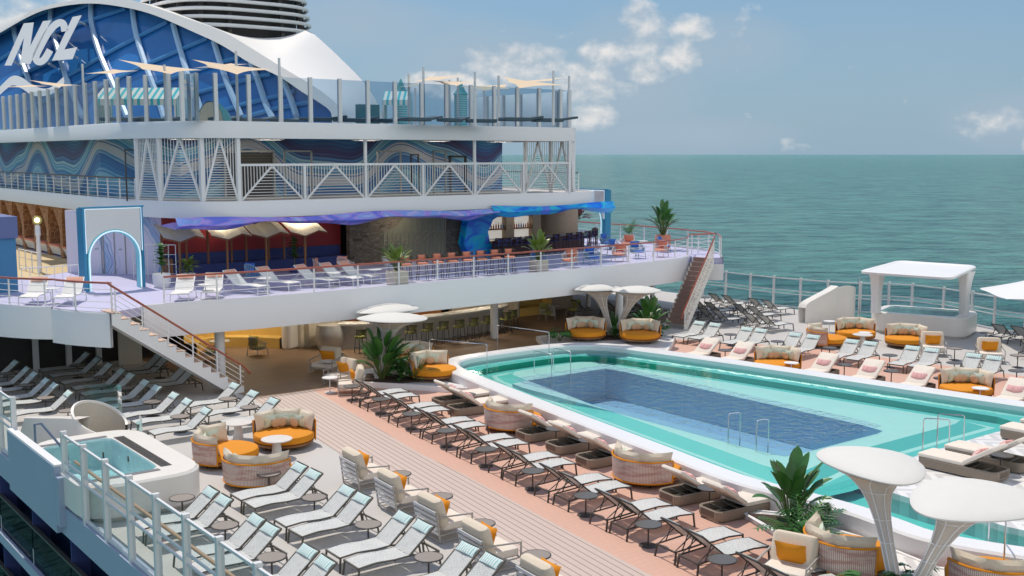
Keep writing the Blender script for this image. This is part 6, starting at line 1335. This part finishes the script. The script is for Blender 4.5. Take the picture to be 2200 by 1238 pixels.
for x, y, z, lb in LP:
    t = thing('unseen_ceiling_light', 'unseen warm ceiling light panel ' + lb, 'light', (x, y, z), 0, 'unseen ceiling light panels'); MB().box(-.5, -.3, -.01, .5, .3, .02).build('unseen_diffuser', lampm2 if z > 8 else (lampm if z < 4 else lampm3), t); o = MB(); o.bar((-.53, -.33, 0), (.53, -.33, 0), .05); o.bar((-.53, .33, 0), (.53, .33, 0), .05); o.bar((-.53, -.33, 0), (-.53, .33, 0), .05); o.bar((.53, -.33, 0), (.53, .33, 0), .05); o.build('trim', white, t)

# ================================================================== TOP FLOOR (z = 9)
Z3 = 9.0
def sail(P_, label, name='shade_sail'):
    P_ = [Vector(p) for p in P_]; n = 8; o = MB(); c = sum(P_, Vector()) / len(P_); rows = []
    if len(P_) == 3: P_ = P_ + [P_[2].lerp(P_[0], .02)]
    for i in range(n + 1):
        u = i / n; row = []
        for j in range(n + 1):
            v = j / n; p = P_[0].lerp(P_[1], u).lerp(P_[3].lerp(P_[2], u), v); k = (1 - (2 * u - 1) ** 2); k2 = (1 - (2 * v - 1) ** 2); p = p.lerp(c, .22 * max(k * (1 - k2), k2 * (1 - k))); row.append(p)
        rows.append(row)
    o.grid(rows); t = tag(o.build(name, beige_sail), label, 'shade sail'); return t
def tp(px, py, d):  # a point on the pixel ray at a forward distance d
    r_ = ray(px, py); return CAMP + r_ * (d / (r_.x * sin(YAW) + r_.y * cos(YAW)))
sl = [([(795 / 3.1414, 402 / 3.1414, 46), (1365 / 3.1414, 473 / 3.1414, 45), (1150 / 3.1414, 503 / 3.1414, 43), (960 / 3.1414, 468 / 3.1414, 44)], 'beige shade sail left of centre before the dome glazing'), ([(570 / 3.1414, 498 / 3.1414, 50), (770 / 3.1414, 468 / 3.1414, 51), (935 / 3.1414, 478 / 3.1414, 49), (760 / 3.1414, 500 / 3.1414, 47)], 'thin beige sail at the left of the striped tent'), ([(1295 / 3.1414, 402 / 3.1414, 45), (1840 / 3.1414, 470 / 3.1414, 43), (1600 / 3.1414, 503 / 3.1414, 42), (1400 / 3.1414, 455 / 3.1414, 44)], 'large beige sail crossing the dome arch'), ([(1300 / 3.1414, 460 / 3.1414, 46), (1560 / 3.1414, 428 / 3.1414, 47), (1680 / 3.1414, 432 / 3.1414, 46), (1500 / 3.1414, 452 / 3.1414, 44)], 'narrow beige sail behind the one crossing the arch'),
      ([(190 / 3.1414, 540 / 3.1414, 52), (550 / 3.1414, 578 / 3.1414, 50), (400 / 3.1414, 588 / 3.1414, 49), (280 / 3.1414, 570 / 3.1414, 51)], 'beige sail over the wave emblem at the left'), ([(0, 590 / 3.1414, 54), (220 / 3.1414, 572 / 3.1414, 54), (330 / 3.1414, 582 / 3.1414, 52), (150 / 3.1414, 590 / 3.1414, 51)], 'thin beige sail at the far left edge')]
b2 = lambda x, y: (600 + x / 3.1414, y / 3.1414)
sl += [([(*b2(890, 555), 50), (*b2(1010, 520), 52), (*b2(1290, 503), 52), (*b2(1080, 540), 50)], 'pale sail highest of the seaward group'), ([(*b2(1020, 545), 48), (*b2(1320, 552), 47), (*b2(1200, 580), 46), (*b2(1100, 565), 48)], 'beige sail in the middle of the seaward group'), ([(*b2(1490, 518), 47), (*b2(1930, 575), 46), (*b2(1620, 596), 44), (*b2(1540, 550), 46)], 'large beige sail hung from the outermost poles'), ([(*b2(1600, 552), 50), (*b2(1940, 520), 51), (*b2(1850, 545), 49), (*b2(1700, 555), 49)], 'narrow pale sail behind the outermost one'), ([(*b2(805, 588), 49), (*b2(960, 558), 50), (*b2(950, 572), 48), (*b2(880, 585), 48)], 'small beige sail nearest the dome shell'), ([(*b2(1210, 585), 51), (*b2(1540, 570), 52), (*b2(1560, 600), 50), (*b2(1380, 612), 49)], 'low beige sail over the seaward loungers')]
for P_, lb in sl: sail([tp(*p) for p in P_], lb)
for i, (x, yt, d) in enumerate([(555 / 3.1414, 432 / 3.1414, 49), (1108 / 3.1414, 437 / 3.1414, 44), (1592 / 3.1414, 345 / 3.1414, 44), (1883 / 3.1414, 392 / 3.1414, 43), (b2(873, 0)[0], 499 / 3.1414, 49), (b2(972, 0)[0], 456 / 3.1414, 47.5), (b2(1148, 0)[0], 540 / 3.1414, 50), (b2(1205, 0)[0], 525 / 3.1414, 51), (b2(1320, 0)[0], 487 / 3.1414, 47), (b2(1480, 0)[0], 510 / 3.1414, 47), (b2(1850, 0)[0], 478 / 3.1414, 46.5), (b2(1956, 0)[0], 512 / 3.1414, 49), (b2(917, 0)[0], 595 / 3.1414, 54), (b2(1383, 0)[0], 610 / 3.1414, 54)]):
    p = tp(x, yt, d); tag(MB().lathe([(.06, 0), (.05, p.z - Z3)], 10).build('sail_pole', gray_steel, None, (p.x, p.y, Z3)), f'{od(i)} slender grey sail pole on the top floor, from port to sea side', 'pole', 'sail poles')
def tent(label, loc, rot, w_, d_, h, rf):
    t = thing('striped_tent', label, 'tent', loc, rot); MB().add([(-w_, -d_, h), (w_, -d_, h), (w_, 0, h + rf), (-w_, 0, h + rf), (w_, d_, h), (-w_, d_, h)], [(0, 1, 2, 3), (3, 2, 4, 5)]).build('roof', stripes, t)
    o = MB(); o.add([(w_, -d_, 0), (w_, d_, 0), (w_, d_, h), (w_, 0, h + rf), (w_, -d_, h)], [(0, 1, 2, 3, 4)]); o.add([(-w_, -d_, 0), (-w_, d_, 0), (-w_, d_, h), (-w_, 0, h + rf), (-w_, -d_, h)], [(4, 3, 2, 1, 0)]); o.build('side_wall', pattern('teal_white_wall_stripe', (.80, .78, .70), (.05, .50, .55), 1.5, 0, .5, 'Y'), t)
    o = MB(); o.grid([[(-w_, -d_ - .01, h - .28), (w_, -d_ - .01, h - .28)], [(-w_, -d_ - .01, h), (w_, -d_ - .01, h)]], 0, False); o.build('valance', stripes, t)
    for s_ in (-1, 1): MB().box(s_ * w_ * .96 - .05, -d_, 0, s_ * w_ * .96 + .05, -d_ + .1, h).build('post', white, t)
    return t
p = tp(310, 255, 51); tent('teal and white striped tent in front of the dome glazing', (p.x, p.y, Z3), radians(-40), 1.85, 1.0, 1.25, .55)
p = tp(855, 255, 62); tent('teal and white striped tent beyond the dome shell', (p.x, p.y, Z3), radians(-40), .72, .8, 1.75, .5)
p = tp(460, 260, 45.5); ig = thing('pod_seat', 'cream half-dome pod seat with teal shell on the top floor', 'pod', (p.x, p.y, Z3), radians(-52)); MB().lathe([(0, 0), (.02, 0), (.3, .0)], 8).build('floor', cream, ig)
o = MB(); o.grid([[(.58 * cos(t), y, .62 * sin(t) * 1.5 * s_) for t in [pi * k / 18 for k in range(19)]] for y, s_ in ((-.3, 1.0), (.1, 1.0), (.4, .8), (.55, .3))]); o.build('shell', mat('teal_pod_shell', (.10, .42, .42), .5), ig)
o = MB(); o.add([(.56 * cos(t), -.28, .90 * sin(t)) for t in [pi * k / 18 for k in range(19)]], [tuple(range(19))]); o.build('front_disc', mat('cream_disc', (.62, .56, .44), .6), ig)
rnd = random.Random(5)
for i in range(14):
    px = 260 + i * 71; p = tp(px, 262, 46.0 + (i % 3)); p.z = Z3
    t = thing('low_lounger', f'{od(i)} low dark lounger seen through the glass windbreak from port', 'lounger', (p.x, p.y, Z3), rnd.uniform(-.6, .6), 'dark loungers behind the windbreak'); MB().rbox(-.8, -.3, .15, .5, .3, .3, .04).build('seat', mat('slate_lounger', (.05, .09, .12), .7) if i == 0 else bpy.data.materials['slate_lounger'], t); MB().rbox(-.02, -.3, 0, .7, .3, .1, .03, M=T(.45, 0, .2, 0, 0, -.14)).build('backrest', bpy.data.materials['slate_lounger'], t)
for i, (px, py, d) in enumerate([(862, 190, 70), (990, 195, 72)]):
    p = tp(px, 262, d); t = thing('striped_tower', f'teal striped slide tower far behind the windbreak, {["nearer the dome", "seaward one"][i]}', 'tower', (p.x, p.y, Z3)); hh_ = 2.6
    MB().lathe([(.42, 0), (.42, hh_)], 14).build('shaft', pattern('teal_tower_band' + str(i), (.10, .50, .50), (.55, .70, .68), 2.2, 0, .55, 'Z'), t); MB().lathe([(.5, hh_), (.3, hh_ + .25), (.06, hh_ + .8), (0, hh_ + .9)], 12).build('cap', mat('teal_cap' + str(i), (.10, .40, .42), .5), t)
p = tp(790, 255, 50); tag(MB().box(-.5, -.2, 0, .5, .2, 1.0).build('deck_cabinet', mat('teal_locker', (.04, .20, .24), .5), None, (p.x, p.y, Z3)), 'teal locker at the foot of the dome arch', 'locker')
